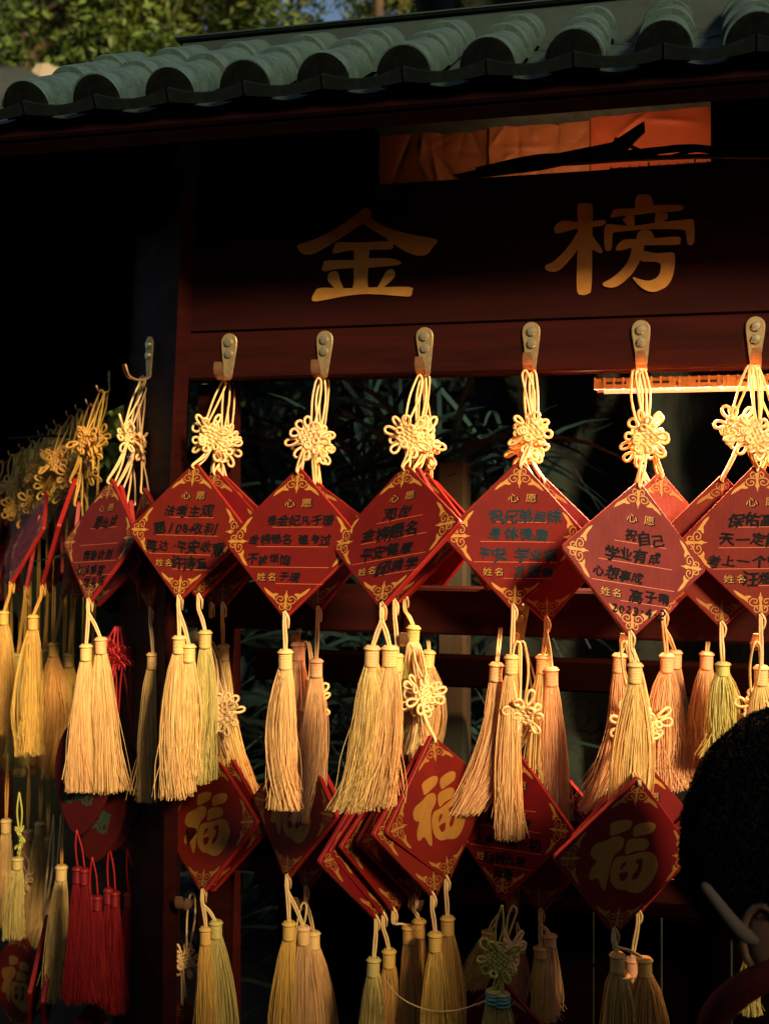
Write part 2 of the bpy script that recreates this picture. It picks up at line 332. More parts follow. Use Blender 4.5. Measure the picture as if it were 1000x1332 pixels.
# ------------------------------------------------------------------ pose fit of a plaque to its seen corners
B0 = np.array([np3(U), np3(Z), np3(N)]).T
def Rm(yaw, pitch, roll):
    cy, sy, cp, sp, cr, sr = math.cos(yaw), math.sin(yaw), math.cos(pitch), math.sin(pitch), math.cos(roll), math.sin(roll)
    Ry = np.array([[cy, 0, sy], [0, 1, 0], [-sy, 0, cy]]); Rx = np.array([[1, 0, 0], [0, cp, -sp], [0, sp, cp]]); Rz = np.array([[cr, -sr, 0], [sr, cr, 0], [0, 0, 1]])
    return B0 @ Ry @ Rx @ Rz
def proj(P): return 500+FPX*P[0]/P[1], HOR-FPX*P[2]/P[1]
def fit(c, Y, yaw, pitch=-0.03, roll=0.0, sy=0.25, sY=0.025, free_roll=0.5):
    loc = {'T': (0, HD, 0), 'B': (0, -HD, 0), 'L': (-HD, 0, 0), 'R': (HD, 0, 0)}
    xs = [p[0] for p in c.values()]; ys = [p[1] for p in c.values()]
    if 'T' in c and 'B' in c: cx, cy = (c['T'][0]+c['B'][0])/2, (c['T'][1]+c['B'][1])/2
    else: cx, cy = sum(xs)/len(xs), sum(ys)/len(ys)
    x = np.array([cx, cy, Y, yaw, pitch, roll]); x0 = x.copy()
    sig = np.array([1e3, 1e3, sY, sy, 0.08, free_roll])
    def res(x):
        R = Rm(x[3], x[4], x[5]); C = np3(at(x[0], x[1], x[2])); r = []
        for k, p in c.items():
            q = proj(C+R @ np.array(loc[k])); r += [(q[0]-p[0])/1.5, (q[1]-p[1])/1.5]
        return np.array(r+list((x-x0)/sig))
    for _ in range(12):
        r = res(x); J = np.zeros((len(r), 6))
        for i, e in enumerate((0.1, 0.1, 1e-4, 1e-4, 1e-4, 1e-4)):
            y = x.copy(); y[i] += e; J[:, i] = (res(y)-r)/e
        x = x-np.linalg.solve(J.T @ J+1e-9*np.eye(6), J.T @ r)
    C = np3(at(x[0], x[1], x[2])); R = Rm(x[3], x[4], x[5])
    return C, R
# ------------------------------------------------------------------ knots
def knot_mesh(seed, m):
    r = random.Random(seed); mb = MB(); q = 0.0018; s = 0.0041; a = math.pi/4
    def rt(x, y, z): return (x*math.cos(a)-y*math.sin(a), x*math.sin(a)+y*math.cos(a), z)
    n = 5; e = (n-1)/2*s
    for layer in (0, 1):
        for i in range(n):
            o = (i-(n-1)/2)*s; pts = []
            for j in range(2*n+1):
                t = -e-s*0.6+(2*e+1.2*s)*j/(2*n); zz = 0.0013*(1 if (i+j//2+layer) % 2 else -1)
                pts.append(rt(t, o, zz) if layer == 0 else rt(o, t, zz))
            tube(mb, pts, q, 5)
            # turn-backs between neighbouring strands
    for k in range(10):
        th = math.pi/2+(k+0.5)*2*math.pi/10+r.uniform(-0.2, 0.2)
        L = (0.0215 if k % 5 in (1, 3) else 0.0175 if k % 5 != 0 else 0.019)*r.uniform(0.72, 1.3); w = 0.0045*r.uniform(0.75, 1.35)
        dx, dy = math.cos(th), math.sin(th); base = 0.0085; zc = r.uniform(-0.009, 0.009); pts = []
        for j in range(12):
            u = j*2*math.pi/12; al = base+(L-base)*(0.5-0.5*math.cos(u)) + 0.004; si = w*math.sin(u)*(0.55+0.45*(0.5-0.5*math.cos(u)))
            pts.append((dx*al-dy*si, dy*al+dx*si, zc*math.sin(u/2)+0.0012*math.sin(u)))
        tube(mb, pts, q, 5, closed=True)
    for k in range(5):
        th = r.uniform(0, 6.28); al = r.uniform(0.008, 0.012); w = 0.0036; dx, dy = math.cos(th), math.sin(th); zz = r.choice((-1, 1))*0.0032
        pts = [(dx*(al+0.0036*math.cos(u))-dy*w*math.sin(u), dy*(al+0.0036*math.cos(u))+dx*w*math.sin(u), zz+0.0012*math.cos(u)) for u in np.arange(9)*2*math.pi/9]
        tube(mb, pts, q, 5, closed=True)
    tube(mb, [(0, 0.016, 0), (0, 0.0085, 0.001)], 0.0026, 6); tube(mb, [(0, -0.0085, 0), (0, -0.017, 0)], 0.0026, 6)
    return mb.mesh('knot', [m], smooth=True)
KNOTS = {k: [knot_mesh(i, M[k]) for i in range(9)] for k in ('cord',)}; KNOTS['cordolive'] = [knot_mesh(9, M['cordolive'])]; KNOTS['cordgold'] = [knot_mesh(i+20, M['cordgold']) for i in range(5)]; KNOTS['cordred'] = [knot_mesh(10, M['cordred'])]
# ------------------------------------------------------------------ tassels
def tassel(parent, top, bot, wid, kind='thread', seed=0, capr=0.0070, ns=340, swing=0.0, stray=0.11):
    """silk tassel: bound head + skirt of strands from top to bot (world points); wid = skirt half width at the end"""
    rg = np.random.default_rng(seed+1000); top = np3(top); bot = np3(bot); org = np.array(parent.location)
    ax = bot-top; Lt = np.linalg.norm(ax); d0 = np.array((ax[0]*0.35, ax[1]*0.35, ax[2])); d0 /= np.linalg.norm(d0)
    cl = min(0.021, Lt*0.14); ct = top+d0*cl; mb = MB()
    # bound head
    prof = [(0, 0.55), (0.03, 0.95), (0.10, 1.12), (0.2, 1.05), (0.27, 0.93), (0.6, 0.95), (0.93, 1.0), (1.0, 1.04)]
    pts = [top+d0*cl*t for t, _ in prof]; tube(mb, pts, [capr*r for _, r in prof], 14, 0)
    for i in range(9):   # winding thread turns
        t = 0.3+0.62*i/8; c = top+d0*cl*t; u = np.cross(d0, (0, 1, 0)); u /= np.linalg.norm(u); w = np.cross(d0, u)
        tube(mb, [c+(u*math.cos(x)+w*math.sin(x))*capr*0.97 for x in np.arange(12)*2*math.pi/12], 0.0009, 4, closed=True)
    for i in range(3):
        c = top+d0*cl*(0.05+0.05*i); u = np.cross(d0, (0, 1, 0)); u /= np.linalg.norm(u); w = np.cross(d0, u)
        tube(mb, [c+(u*math.cos(x)+w*math.sin(x))*capr*(0.8+0.15*i) for x in np.arange(12)*2*math.pi/12], 0.0013, 5, closed=True)
    link('tassel_head', mb.mesh('tassel_head', [M[kind]], smooth=True, sub=org), parent)
    # skirt
    S = 9; v = np.linspace(0, 1, S); base = ct-d0*0.004
    ctl = base+d0*np.linalg.norm(bot-base)*0.55+np.array((swing, 0, 0))
    CL = ((1-v)**2)[:, None]*base+(2*v*(1-v))[:, None]*ctl+(v**2)[:, None]*bot
    wid = wid*0.88; depthk = rg.uniform(0.45, 0.75); r0 = capr*0.98; prof = r0+(wid*0.62-r0)*np.clip(v/0.16, 0, 1)**0.7+(wid-wid*0.62)*np.clip((v-0.12)/0.88, 0, 1)**1.3
    e1 = np.array((1., 0, 0)); e2 = np.array((0, 1., 0))
    th = rg.uniform(0, 2*math.pi, ns); rho = np.sqrt(rg.uniform(0.25, 1, ns)); lump = rg.uniform(0, 6.28)
    clump = 0.05*np.sin(th*5+lump)+0.04*np.sin(th*11+lump*2)
    st = rg.random(ns) < stray
    out = 1+clump[:, None]*v[None]+st[:, None]*(rg.uniform(0.1, 0.75, ns)[:, None])*v[None]**2.2
    RR = prof[None]*rho[:, None]*out
    dth = rg.normal(0, 0.10, ns); TH_ = th[:, None]+dth[:, None]*v[None]*1.2
    wob = np.sin(v[None]*rg.uniform(3, 9, ns)[:, None]+rg.uniform(0, 6.28, ns)[:, None])*0.0012*v[None]*(1+3*st[:, None])
    vend = 1-np.abs(rg.normal(0, 0.012, ns))-st*rg.uniform(0, 0.12, ns)
    P = CL[None]+(RR*np.cos(TH_)+wob)[:, :, None]*e1+(RR*np.sin(TH_)*depthk)[:, :, None]*e2
    cid = rg.integers(0, 5, ns); coff = rg.normal(0, wid*0.30, 5); cy = rg.normal(0, wid*0.15, 5); cl_ = rg.normal(0, 0.012, 5); bow = rg.normal(0, 0.0055, 5)
    P = P+(coff[cid][:, None]*v[None]**1.7+bow[cid][:, None]*np.sin(v*math.pi)[None])[:, :, None]*e1+(cy[cid][:, None]*v[None]**1.5)[:, :, None]*e2
    vend = vend*(1+cl_[cid]); P = base+(P-base)*vend[:, None, None]
    # tubes with 3 sides
    a = rg.uniform(0, 2*math.pi, ns); rad = rg.uniform(0.00034, 0.00052, ns); V = []
    for q in range(3):
        an = a+q*2*math.pi/3; off = (np.cos(an)*rad)[:, None, None]*e1+(np.sin(an)*rad)[:, None, None]*e2
        V.append(P+off)
    V = np.stack(V, 2).reshape(-1, 3)      # strand, seg, side
    i = np.arange(ns)[:, None, None]*S*3+np.arange(S-1)[None, :, None]*3
    q = np.arange(3)[None, None]; q2 = (q+1) % 3
    F = np.stack([i+q, i+q2, i+3+q2, i+3+q], -1).reshape(-1, 4)
    tone = np.repeat(np.clip(0.5+0.2*rg.normal(0, 1, ns)+0.15*(rho-0.7), 0, 1), S*3)
    # solid core
    kc = 12; an = np.arange(kc)*2*math.pi/kc; C = CL[:, None]+(prof*0.66)[:, None, None]*(np.cos(an)[None, :, None]*e1+np.sin(an)[None, :, None]*e2*depthk)
    C = (base+(C-base)*0.965).reshape(-1, 3); n0 = len(V)
    i = np.arange(S-1)[:, None]*kc; q = np.arange(kc)[None]; q2 = (q+1) % kc
    F2 = np.stack([i+q, i+q2, i+kc+q2, i+kc+q], -1).reshape(-1, 4)+n0
    me = grid_mesh('tassel_skirt', np.concatenate([V, C]), np.concatenate([F, F2]), [M[kind]], np.concatenate([tone, np.full(len(C), 0.12)]), True, org)
    link('tassel_skirt', me, parent)
def loop_cord(mb, hole, ttop, r=0.0011, seed=0, mi=0):
    """cord through the bottom hole of a plaque, ringed round its edge, down to the tassel head"""
    R = random.Random(seed); h = np3(hole); t = np3(ttop); o = np3(N)*0.005
    mid = h+np.array((0, 0, -0.017)); u = np3(U)
    ring = [h+o+np.array((0, 0, 0.001)), h+o+u*0.0045+np.array((0, 0, -0.007)), mid+u*0.0025, mid-o*1.2, h-o*1.6+np.array((0, 0, -0.006)), h-o+np.array((0, 0, 0.001))]
    tube(mb, spline(ring, 4), r, 5, mi)
    for s in (-1, 1):
        k = mid*0.5+t*0.5+u*s*0.0015
        tube(mb, spline([h+o*0.9+u*s*0.001, mid+u*s*0.0012+o, k+o*0.3, t+u*s*0.001+np.array((0, 0, -0.002))], 4), r, 5, mi)
UG = 'wish plaques hanging on the rack'
cnt = [0]; STK = {}; N_np = np3(N)
def unit(label, hook, Yh, corners, Y, yaw, knot=None, face='plain', hand=None, tas=(), blue=False, roll=0.0, sy=0.25, cordm='cord', kyaw=None, kroll=None, sY=0.025, pitch=-0.03, ns=340, group=UG, kscale=1.0, cap=True, stack=None):
    cnt[0] += 1; sd = cnt[0]; R_ = random.Random(sd)
    H = np3(at(hook[0], hook[1], Yh)); org = Vector(H)
    e = empty('wish_plaque', label, 'wish plaque', org, group)
    key = stack
    if key and key in STK:
        C0, R0 = STK[key][0]; yaw = STK[key][2]+R_.uniform(-0.03, 0.03); sy = 0.02; sY = 0.002; pitch = STK[key][3]
        lastC, lastR = STK[key][1]; Yt_ = max(Y, lastC[1]+0.006)
        for _ in range(30):
            C, R = fit(corners, Yt_, yaw, pitch, roll, sy, sY)
            cs = [C+R @ np.array(q) for q in ((HD, 0, TH), (-HD, 0, TH), (0, HD, TH), (0, -HD, TH))]
            if max((c-lastC) @ lastR[:, 2] for c in cs) < -TH-0.0008: break
            Yt_ += 0.003
        STK[key][1] = (C, R)
    else:
        C, R = fit(corners, Y, yaw, pitch, roll, sy, sY)
        if key: STK[key] = [(C, R), (C, R), math.atan2(np3(U) @ R[:, 2], N_np @ R[:, 2]), math.asin(max(-1, min(1, -R[2, 2])))]
    mw = Matrix.Translation(Vector(C-H)) @ Matrix([list(R[0]), list(R[1]), list(R[2])]).to_4x4()
    b = link('board', BOARD, e, mw); link('hole', HOLES, b)
    link('gold_print', PRINT[face], b)
    if hand: link('handwriting', hand_mesh(hand, blue, sd), b)
    top = C+R @ np.array((0, HOLE_Y, 0)); bot = C+R @ np.array((0, -HOLE_Y, 0))
    mb = MB(); u = np3(U); rc = 0.0014; nv = R[:, 2]
    if knot:
        Yk = Yh*0.45+Y*0.55 if len(knot) < 3 else knot[2]
        K = np3(at(knot[0], knot[1], Yk))
        ky = yaw+R_.uniform(-0.5, 0.5) if kyaw is None else kyaw
        KR = Rm(ky+R_.uniform(-0.3, 0.3), R_.uniform(-0.35, 0.35), R_.uniform(-0.5, 0.5) if kroll is None else kroll)*kscale
        kw = Matrix.Translation(Vector(K-H)) @ Matrix([list(KR[0]), list(KR[1]), list(KR[2])]).to_4x4()
        link('knot', R_.choice(KNOTS[cordm]), e, kw)
        kt = K+KR @ np.array((0, 0.013, 0)); kb = K+KR @ np.array((0, -0.014, 0)); ku = KR[:, 0]/kscale
        for s in (-1, 1):   # two legs of the hanging loop
            tube(mb, spline([H+np.array((0, 0, 0.0015))+N_np*0.0, H+u*s*0.0035+np.array((0, 0, -0.004)), kt*0.45+H*0.55+u*s*R_.uniform(0.003, 0.007), kt+ku*s*0.0016], 4), rc, 5)
        for s in (-1, 1):
            tube(mb, spline([kb+ku*s*0.0012, kb*0.5+top*0.5+ku*s*R_.uniform(0.001, 0.0035)+nv*0.002, top+nv*0.0055+ku*s*0.0008+np.array((0, 0, 0.004)), top+nv*0.0048, top+nv*0.001], 4), rc, 5)
        tube(mb, spline([kb, kb*0.5+top*0.5-nv*0.004, top-nv*0.005+np.array((0, 0, 0.004)), top-nv*0.004, top], 4), rc, 5)
    else:
        for s in (-1, 1):
            tube(mb, spline([H, H*0.5+top*0.5+u*s*0.004, top+nv*0.005, top], 4), rc, 5)
    for i, t in enumerate(tas):
        tp, bt, wid = t[0], t[1], t[2]; kind = t[3] if len(t) > 3 else 'thread'; sw = t[4] if len(t) > 4 else 0.0; Yt = t[5] if len(t) > 5 else bot[1]-0.004
        T0 = np3(at(tp[0], tp[1], Yt)); B1 = np3(at(bt[0], bt[1], Yt))
        tassel(e, T0, B1, wid, kind, sd*7+i, ns=ns, swing=sw)
        mc = MB(); loop_cord(mc, bot, T0, r=0.0013, seed=sd+i); link('tassel_cord', mc.mesh('tassel_cord', [M[cordm]], smooth=True, sub=H), e)
    link('cord', mb.mesh('cord', [M[cordm]], smooth=True, sub=H), e)
    return e
N_np = np3(N)
# ================================================================== STRUCTURE
def obox(name, m, s0, s1, d0, d1, z0, z1, parent=None, bev=0.003):
    mb = MB(); c = W((s0+s1)/2, (d0+d1)/2, (z0+z1)/2)
    box(mb, c, U, N, Z, abs(s1-s0)/2, abs(d1-d0)/2, abs(z1-z0)/2, 0, bev)
    me = mb.mesh(name, [m], sub=c); o = link(name, me, parent)
    o.location = c if parent is None else c-parent.location
    return o
# ground
gm = MB(); gm.add([(-900, -900, GROUND), (900, -900, GROUND), (900, 900, GROUND), (-900, 900, GROUND)], [(0, 1, 2, 3)])
tag(link('ground', gm.mesh('ground', [M['ground']])), kind='structure')
mb = MB(); wc = W(0, 2.3, 0); HWT = -0.56+2.3/math.cos(YAW+SUN_AZ)*math.tan(SUN_EL)  # unseen wall, added to keep the low sun off the lower rows
box(mb, (wc.x, wc.y, (GROUND+HWT)/2), U, N, Z, 4.5, 0.12, (HWT-GROUND)/2)
tag(link('sun_block_wall', mb.mesh('sun_block_wall', [mat('dull_plaster', (0.10, 0.06, 0.035), 0.9, 0.1, noise=((2, 2, 2), (0.07, 0.04, 0.025), 0.3, 0.7))])), kind='structure')
SL, SR = s_of(243), s_of(1180)
SP0 = s_of(168)
rack = empty('display_rack', 'dark red wooden rack with a signboard and two rows of rails carrying the plaques', 'display rack', W(SL, 0, GROUND))
ZB1, ZB0 = z_of(700, 417), z_of(700, 483)           # hook beam
obox('upper_beam', M['beam'], SL, SR, -0.05, 0.0, ZB0, ZB1, rack)
sb0 = z_of(700, 414); sb1 = z_of(700, 224)
obox('backing_panel', M['sign'], SL, SR, -0.045, -0.012, sb0, sb1-0.004, rack, 0)
r2 = (z_of(700, 768), z_of(700, 830)); obox('lower_rail', M['beam'], SL, SR, -0.05, -0.002, r2[1], r2[0], rack)
r3 = (z_of(700, 1112), z_of(700, 1166)); obox('bottom_rail', M['beam'], SL, SR, -0.05, -0.002, r3[1], r3[0], rack)
obox('stile', M['beam'], SL, s_of(298, -0.03), -0.07, -0.035, -1.2, ZB0-0.002, rack)
obox('rear_plank', M['ceil'], SL, SR, -0.27, -0.24, -0.265, -0.222, rack)
obox('rear_rail', M['ceil'], SL, SR, -0.27, -0.24, -0.56, -0.52, rack)
for q in range(9): obox('dark_fill_plank', M['ceil'], SL+0.02+q*0.092, SL+0.02+q*0.092+0.0895, -0.30, -0.285, GROUND+0.02, -0.50+0.003*(q % 2), rack, 0.002)  # added near-black boards that darken the gap below the rails
obox('right_post', M['beam'], s_of(1110), s_of(1180), -0.08, -0.055, GROUND, 0.44, rack)
# corner post: leaning, chamfered
def post_mesh():
    mb = MB(); base = rack.location
    p = [hit(243, HOR, 0.0), hit(225, HOR, 0.030), at(168, HOR, 1.80), at(160, HOR, 1.86), at(215, HOR, 1.95), at(245, HOR, 1.80)]
    v = []; zs = (GROUND, -0.6, -0.1, 0.2, 0.44)
    for z in zs:
        for i, q in enumerate(p): v.append((q.x+0.045*(z-0.1)*(1 if z > -0.4 else 0.4), q.y, z))
    n = len(p); f = [(l*n+i, l*n+(i+1) % n, (l+1)*n+(i+1) % n, (l+1)*n+i) for l in range(len(zs)-1) for i in range(n)]
    f += [tuple(range(n))[::-1], tuple(range((len(zs)-1)*n, len(zs)*n))]; mb.add(v, f)
    return mb.mesh('corner_post', [M['beam']], sub=base)
link('corner_post', post_mesh(), rack)
# signboard: a thing of its own, boards side by side, with the two gilded characters
sign = empty('signboard', 'dark red signboard over the hooks with two large gold characters', 'signboard', W(SL, -0.008, (sb0+sb1)/2))
obox('panel', M['sign'], SL+0.001, SR, -0.012, -0.006, sb0, sb1, sign, 0.001)
def trace(polys, sc, ox, oy, name, parent, m, d=-0.006, th=0.0012, step=0.00012):
    mb = MB(); o = parent.location
    for k, pl in enumerate(polys):
        P2 = smooth2d(pl, 3); w = [hit(ox+x/sc, oy+y/sc, d) for x, y in P2]
        sz = [((p-O).dot(U), p.z) for p in w]; n = len(sz); dd = d+th+step*k
        F = [W(a, dd, b) for a, b in sz]; Bk = [W(a, d+0.0002, b) for a, b in sz]
        mb.add([tuple(p) for p in F+Bk], fill2d(sz)+[(i, (i+1) % n, n+(i+1) % n, n+i) for i in range(n)])
    return link(name, mb.mesh(name, [m], sub=o), parent)
JIN = [[(35,295),(130,262),(250,205),(370,130),(440,75),(465,55),(490,50),(512,70),(515,100),(505,122),(462,155),(400,190),(320,245),(230,300),(150,345),(95,355),(60,345)],
 [(490,110),(520,125),(580,160),(680,200),(800,228),(940,258),(915,305),(885,345),(845,362),(800,358),(740,335),(660,285),(560,215),(465,155)],
 [(300,275),(450,276),(640,268),(655,295),(640,320),(500,322),(400,325),(330,335),(280,348),(262,340),(275,305)],
 [(225,395),(400,390),(500,380),(640,380),(705,402),(690,422),(600,432),(490,440),(400,442),(270,452),(220,465),(195,452),(205,420)],
 [(405,310),(450,308),(500,310),(498,380),(494,440),(490,540),(498,582),(450,584),(395,582),(403,540),(402,440),(406,380)],
 [(240,480),(275,462),(300,475),(315,530),(335,585),(295,585),(250,545),(232,515)],
 [(640,450),(665,462),(668,495),(640,530),(580,580),(552,580),(580,530),(610,470)],
 [(185,572),(340,575),(500,570),(760,566),(780,595),(765,628),(700,625),(500,612),(350,625),(220,650),(145,660),(132,640),(150,600)]]
BANG = [[(232,125),(255,110),(300,110),(322,130),(320,260),(318,400),(314,610),(295,645),(260,652),(230,630),(228,500),(232,400),(235,260)],
 [(145,212),(235,222),(300,218),(390,208),(392,235),(320,250),(235,258),(130,285),(98,280),(100,245)],
 [(236,280),(234,375),(180,450),(130,500),(90,515),(50,505),(42,480),(90,455),(150,400),(200,335)],
 [(312,300),(340,330),(372,375),(380,398),(365,405),(345,395),(312,372)],
 [(580,70),(610,58),(650,60),(668,75),(680,140),(628,146),(573,145)],
 [(460,145),(575,140),(680,122),(845,122),(848,150),(780,160),(680,165),(560,180),(470,188),(430,195),(438,165)],
 [(500,205),(520,190),(545,172),(563,178),(568,240),(540,248),(515,230)],
 [(698,160),(760,170),(762,200),(735,220),(720,240),(690,240),(692,180)],
 [(400,240),(440,235),(560,245),(700,225),(850,210),(895,205),(920,220),(922,330),(905,355),(885,352),(878,330),(872,285),(850,265),(700,262),(560,270),(470,280),(440,290),(435,370),(420,390),(395,380),(390,290)],
 [(590,285),(625,268),(665,275),(685,310),(684,335),(620,340),(582,335)],
 [(520,325),(600,324),(690,318),(830,310),(838,340),(820,355),(640,358),(560,370),(490,388),(458,382),(480,345)],
 [(560,350),(625,350),(605,440),(560,520),(500,580),(450,608),(400,605),(382,585),(440,550),(510,485),(545,420)],
 [(612,400),(640,395),(700,408),(790,402),(808,430),(800,520),(770,590),(720,625),(665,635),(610,610),(575,575),(558,548),(600,560),(650,570),(695,555),(720,520),(722,470),(690,455),(607,450)]]
trace(JIN, 5.0, 380, 260, 'gold_character', sign, M['signgold']); trace(BANG, 4.545, 700, 240, 'gold_character', sign, M['signgold'])
# wing of the rack going back on the left
WA = math.radians(20.5); WV = Vector((-math.sin(WA), math.cos(WA), 0)); WN = Vector((-math.cos(WA), -math.sin(WA), 0))
W0 = at(160, HOR, 1.84)
wing = empty('display_rack', 'side wing of the dark red rack running back into shadow at the left', 'display rack', (W0.x, W0.y, GROUND))
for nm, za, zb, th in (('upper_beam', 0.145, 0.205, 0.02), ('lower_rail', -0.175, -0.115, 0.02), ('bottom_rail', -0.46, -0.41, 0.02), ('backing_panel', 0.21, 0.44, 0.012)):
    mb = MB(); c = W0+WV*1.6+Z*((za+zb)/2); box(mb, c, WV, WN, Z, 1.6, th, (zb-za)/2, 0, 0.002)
    link(nm, mb.mesh(nm, [M['ceil']], sub=wing.location), wing)  # near black instead of the rack's red: the wing's shade is painted in
mb = MB(); c = W0+WV*3.25+Z*((GROUND+0.44)/2); box(mb, c, Z, WV, WN, (0.44-GROUND)/2, 0.05, 0.05, 0, 0.006)
link('end_post', mb.mesh('end_post', [M['beam']], sub=wing.location), wing)
# ------------------------------------------------------------------ roof
roof = empty('tiled_roof', 'green-grey barrel tiled eave roof above the signboard', 'roof', W(0, 0.2, 0.40))
DE = 0.25; SLP = math.radians(25.5)
discs = [125, 222, 320, 418, 530, 635, 747, 862, 980]
ss = [(hit(p, HOR, DE)-O).dot(U) for p in discs]; k1 = np.polyfit(range(1, 10), ss, 1); SP = k1[0]; S0 = k1[1]
zd = 0.415; RL = 0.29; TR = 0.0275
bd = Vector((-N.x, -N.y, 0))*math.cos(SLP)+Z*math.sin(SLP)      # up the slope
nd = (U.cross(bd)).normalized()
print('tile spacing', SP, 's0', S0, 'zd', zd)
def cover_mesh(r0, r1, L, thick=0.006):
    """half barrel tile, axis +y, lower end at y=0, with a rolled lip and a socket end"""
    mb = MB(); k = 26; prof = [(0, r0), (0.003, r0+0.0007), (0.010, r0+0.0003), (L*0.5, (r0+r1)/2), (L, r1)]; v = []
    for y, r in prof:
        for i in range(k+1):
            a = math.radians(-12)+math.radians(204)*i/k; v.append((math.cos(a)*r, y, math.sin(a)*r*1.05))
    for y, r in ((L, r1-thick), (0, r0-thick)):
        for i in range(k+1):
            a = math.radians(-12)+math.radians(204)*i/k; v.append((math.cos(a)*r, y, math.sin(a)*r))
    m = k+1; n = len(prof)+2; f = []
    for l in range(n):
        l2 = (l+1) % n
        for i in range(k): f.append((l*m+i, l*m+i+1, l2*m+i+1, l2*m+i))
    mb.add(v, f); return mb.mesh('cover_tile', [M['tile']], smooth=False)
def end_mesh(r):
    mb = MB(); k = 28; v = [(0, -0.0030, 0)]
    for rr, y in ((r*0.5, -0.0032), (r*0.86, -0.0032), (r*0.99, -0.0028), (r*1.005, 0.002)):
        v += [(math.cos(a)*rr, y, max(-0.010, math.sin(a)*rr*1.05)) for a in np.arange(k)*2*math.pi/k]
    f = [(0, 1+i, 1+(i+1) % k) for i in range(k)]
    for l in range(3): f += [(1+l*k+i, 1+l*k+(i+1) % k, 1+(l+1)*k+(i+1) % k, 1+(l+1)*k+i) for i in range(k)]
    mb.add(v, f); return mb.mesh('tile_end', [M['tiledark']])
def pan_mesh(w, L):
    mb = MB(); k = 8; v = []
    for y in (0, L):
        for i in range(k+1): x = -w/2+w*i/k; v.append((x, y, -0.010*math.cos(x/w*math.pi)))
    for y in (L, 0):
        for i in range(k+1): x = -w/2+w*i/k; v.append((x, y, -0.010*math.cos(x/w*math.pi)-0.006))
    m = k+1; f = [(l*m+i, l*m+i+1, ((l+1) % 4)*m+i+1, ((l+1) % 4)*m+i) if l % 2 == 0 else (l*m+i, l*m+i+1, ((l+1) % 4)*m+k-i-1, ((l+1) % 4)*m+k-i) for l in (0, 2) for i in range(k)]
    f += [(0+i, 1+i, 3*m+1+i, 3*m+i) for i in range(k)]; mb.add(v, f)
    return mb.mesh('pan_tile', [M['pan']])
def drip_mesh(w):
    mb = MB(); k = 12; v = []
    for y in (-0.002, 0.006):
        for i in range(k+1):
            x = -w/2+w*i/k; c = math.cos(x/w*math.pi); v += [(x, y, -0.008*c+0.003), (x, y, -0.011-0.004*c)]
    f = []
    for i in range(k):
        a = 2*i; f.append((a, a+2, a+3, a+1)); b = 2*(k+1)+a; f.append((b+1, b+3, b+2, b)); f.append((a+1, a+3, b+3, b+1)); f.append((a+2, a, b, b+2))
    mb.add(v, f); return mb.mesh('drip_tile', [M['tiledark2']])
LT = 0.112
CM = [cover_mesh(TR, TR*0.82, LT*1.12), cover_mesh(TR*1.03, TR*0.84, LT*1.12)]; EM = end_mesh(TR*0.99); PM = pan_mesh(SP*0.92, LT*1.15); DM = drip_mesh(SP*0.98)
Rr = Matrix((U, bd, nd)).transposed().to_4x4()
for i in range(0, 13):
    s = S0+SP*i; base = W(s, DE, zd)-roof.location
    for j in range(3):
        jit = random.uniform(-0.0012, 0.0012)
        o = link('cover_tile', CM[(i+j) % 2], roof, Matrix.Translation(base+bd*(LT*j*0.93)+U*jit+nd*0.001*j) @ Rr @ Matrix.Rotation(random.uniform(-0.02, 0.02), 4, 'Z') @ Matrix.Diagonal((1, 0.72 if j == 2 else 1, 1, 1)))
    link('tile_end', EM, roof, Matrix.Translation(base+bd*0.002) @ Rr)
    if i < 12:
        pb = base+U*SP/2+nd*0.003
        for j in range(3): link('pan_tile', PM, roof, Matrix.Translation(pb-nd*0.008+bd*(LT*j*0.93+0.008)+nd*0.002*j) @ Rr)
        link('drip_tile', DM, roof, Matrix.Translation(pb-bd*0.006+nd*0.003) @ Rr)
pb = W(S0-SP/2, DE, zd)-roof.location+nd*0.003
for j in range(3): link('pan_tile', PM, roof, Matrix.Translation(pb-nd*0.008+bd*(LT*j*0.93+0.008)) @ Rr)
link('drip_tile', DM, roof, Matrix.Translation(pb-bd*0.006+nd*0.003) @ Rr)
sA, sB = S0-SP*1.4, S0+SP*12.3
def rbox(name, m, s0, s1, d0, d1, z0, z1, bev=0.003): return obox(name, m, s0, s1, d0, d1, z0, z1, roof, bev)
ridD = DE-RL*math.cos(SLP)*1.0-0.02; ridZ = zd+(DE-ridD)*math.tan(SLP)
sR = s_of(237, ridD)
rbox('ridge', M['ridge'], sR, sB, ridD-0.03, ridD, ridZ-0.05, ridZ+0.033, 0.004)
rbox('ridge_cap', M['ridge'], sR-0.008, sB, ridD-0.036, ridD+0.006, ridZ+0.034, ridZ+0.039, 0.003)
# boarding under the tiles, rear slope, fascia, soffit
mb = MB(); c = W((S0-SP*0.6+sB)/2, DE-0.18, 0)+Z*(zd+0.18*math.tan(SLP)-0.046); box(mb, c, U, bd, nd, (sB-S0+SP*0.6)/2, 0.18, 0.006); link('roof_boarding', mb.mesh('roof_boarding', [M['ceil']], sub=roof.location), roof)
bd2 = Vector((-N.x, -N.y, 0))*math.cos(SLP)-Z*math.sin(SLP); nd2 = U.cross(bd2)
mb = MB(); c = W((sR+sB)/2, ridD-0.22, 0)+Z*(ridZ-0.22*math.tan(SLP)-0.012); box(mb, c, U, bd2, nd2, (sB-sR)/2, 0.22, 0.012); link('rear_slope', mb.mesh('rear_slope', [M['tile']], sub=roof.location), roof)
fz = 0.422
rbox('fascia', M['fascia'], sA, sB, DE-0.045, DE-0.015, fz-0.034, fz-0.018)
mb = MB(); p0 = W0-WV*0.06-WN*0.03; v = []  # added near-black wall standing in for the darkness beyond the corner post
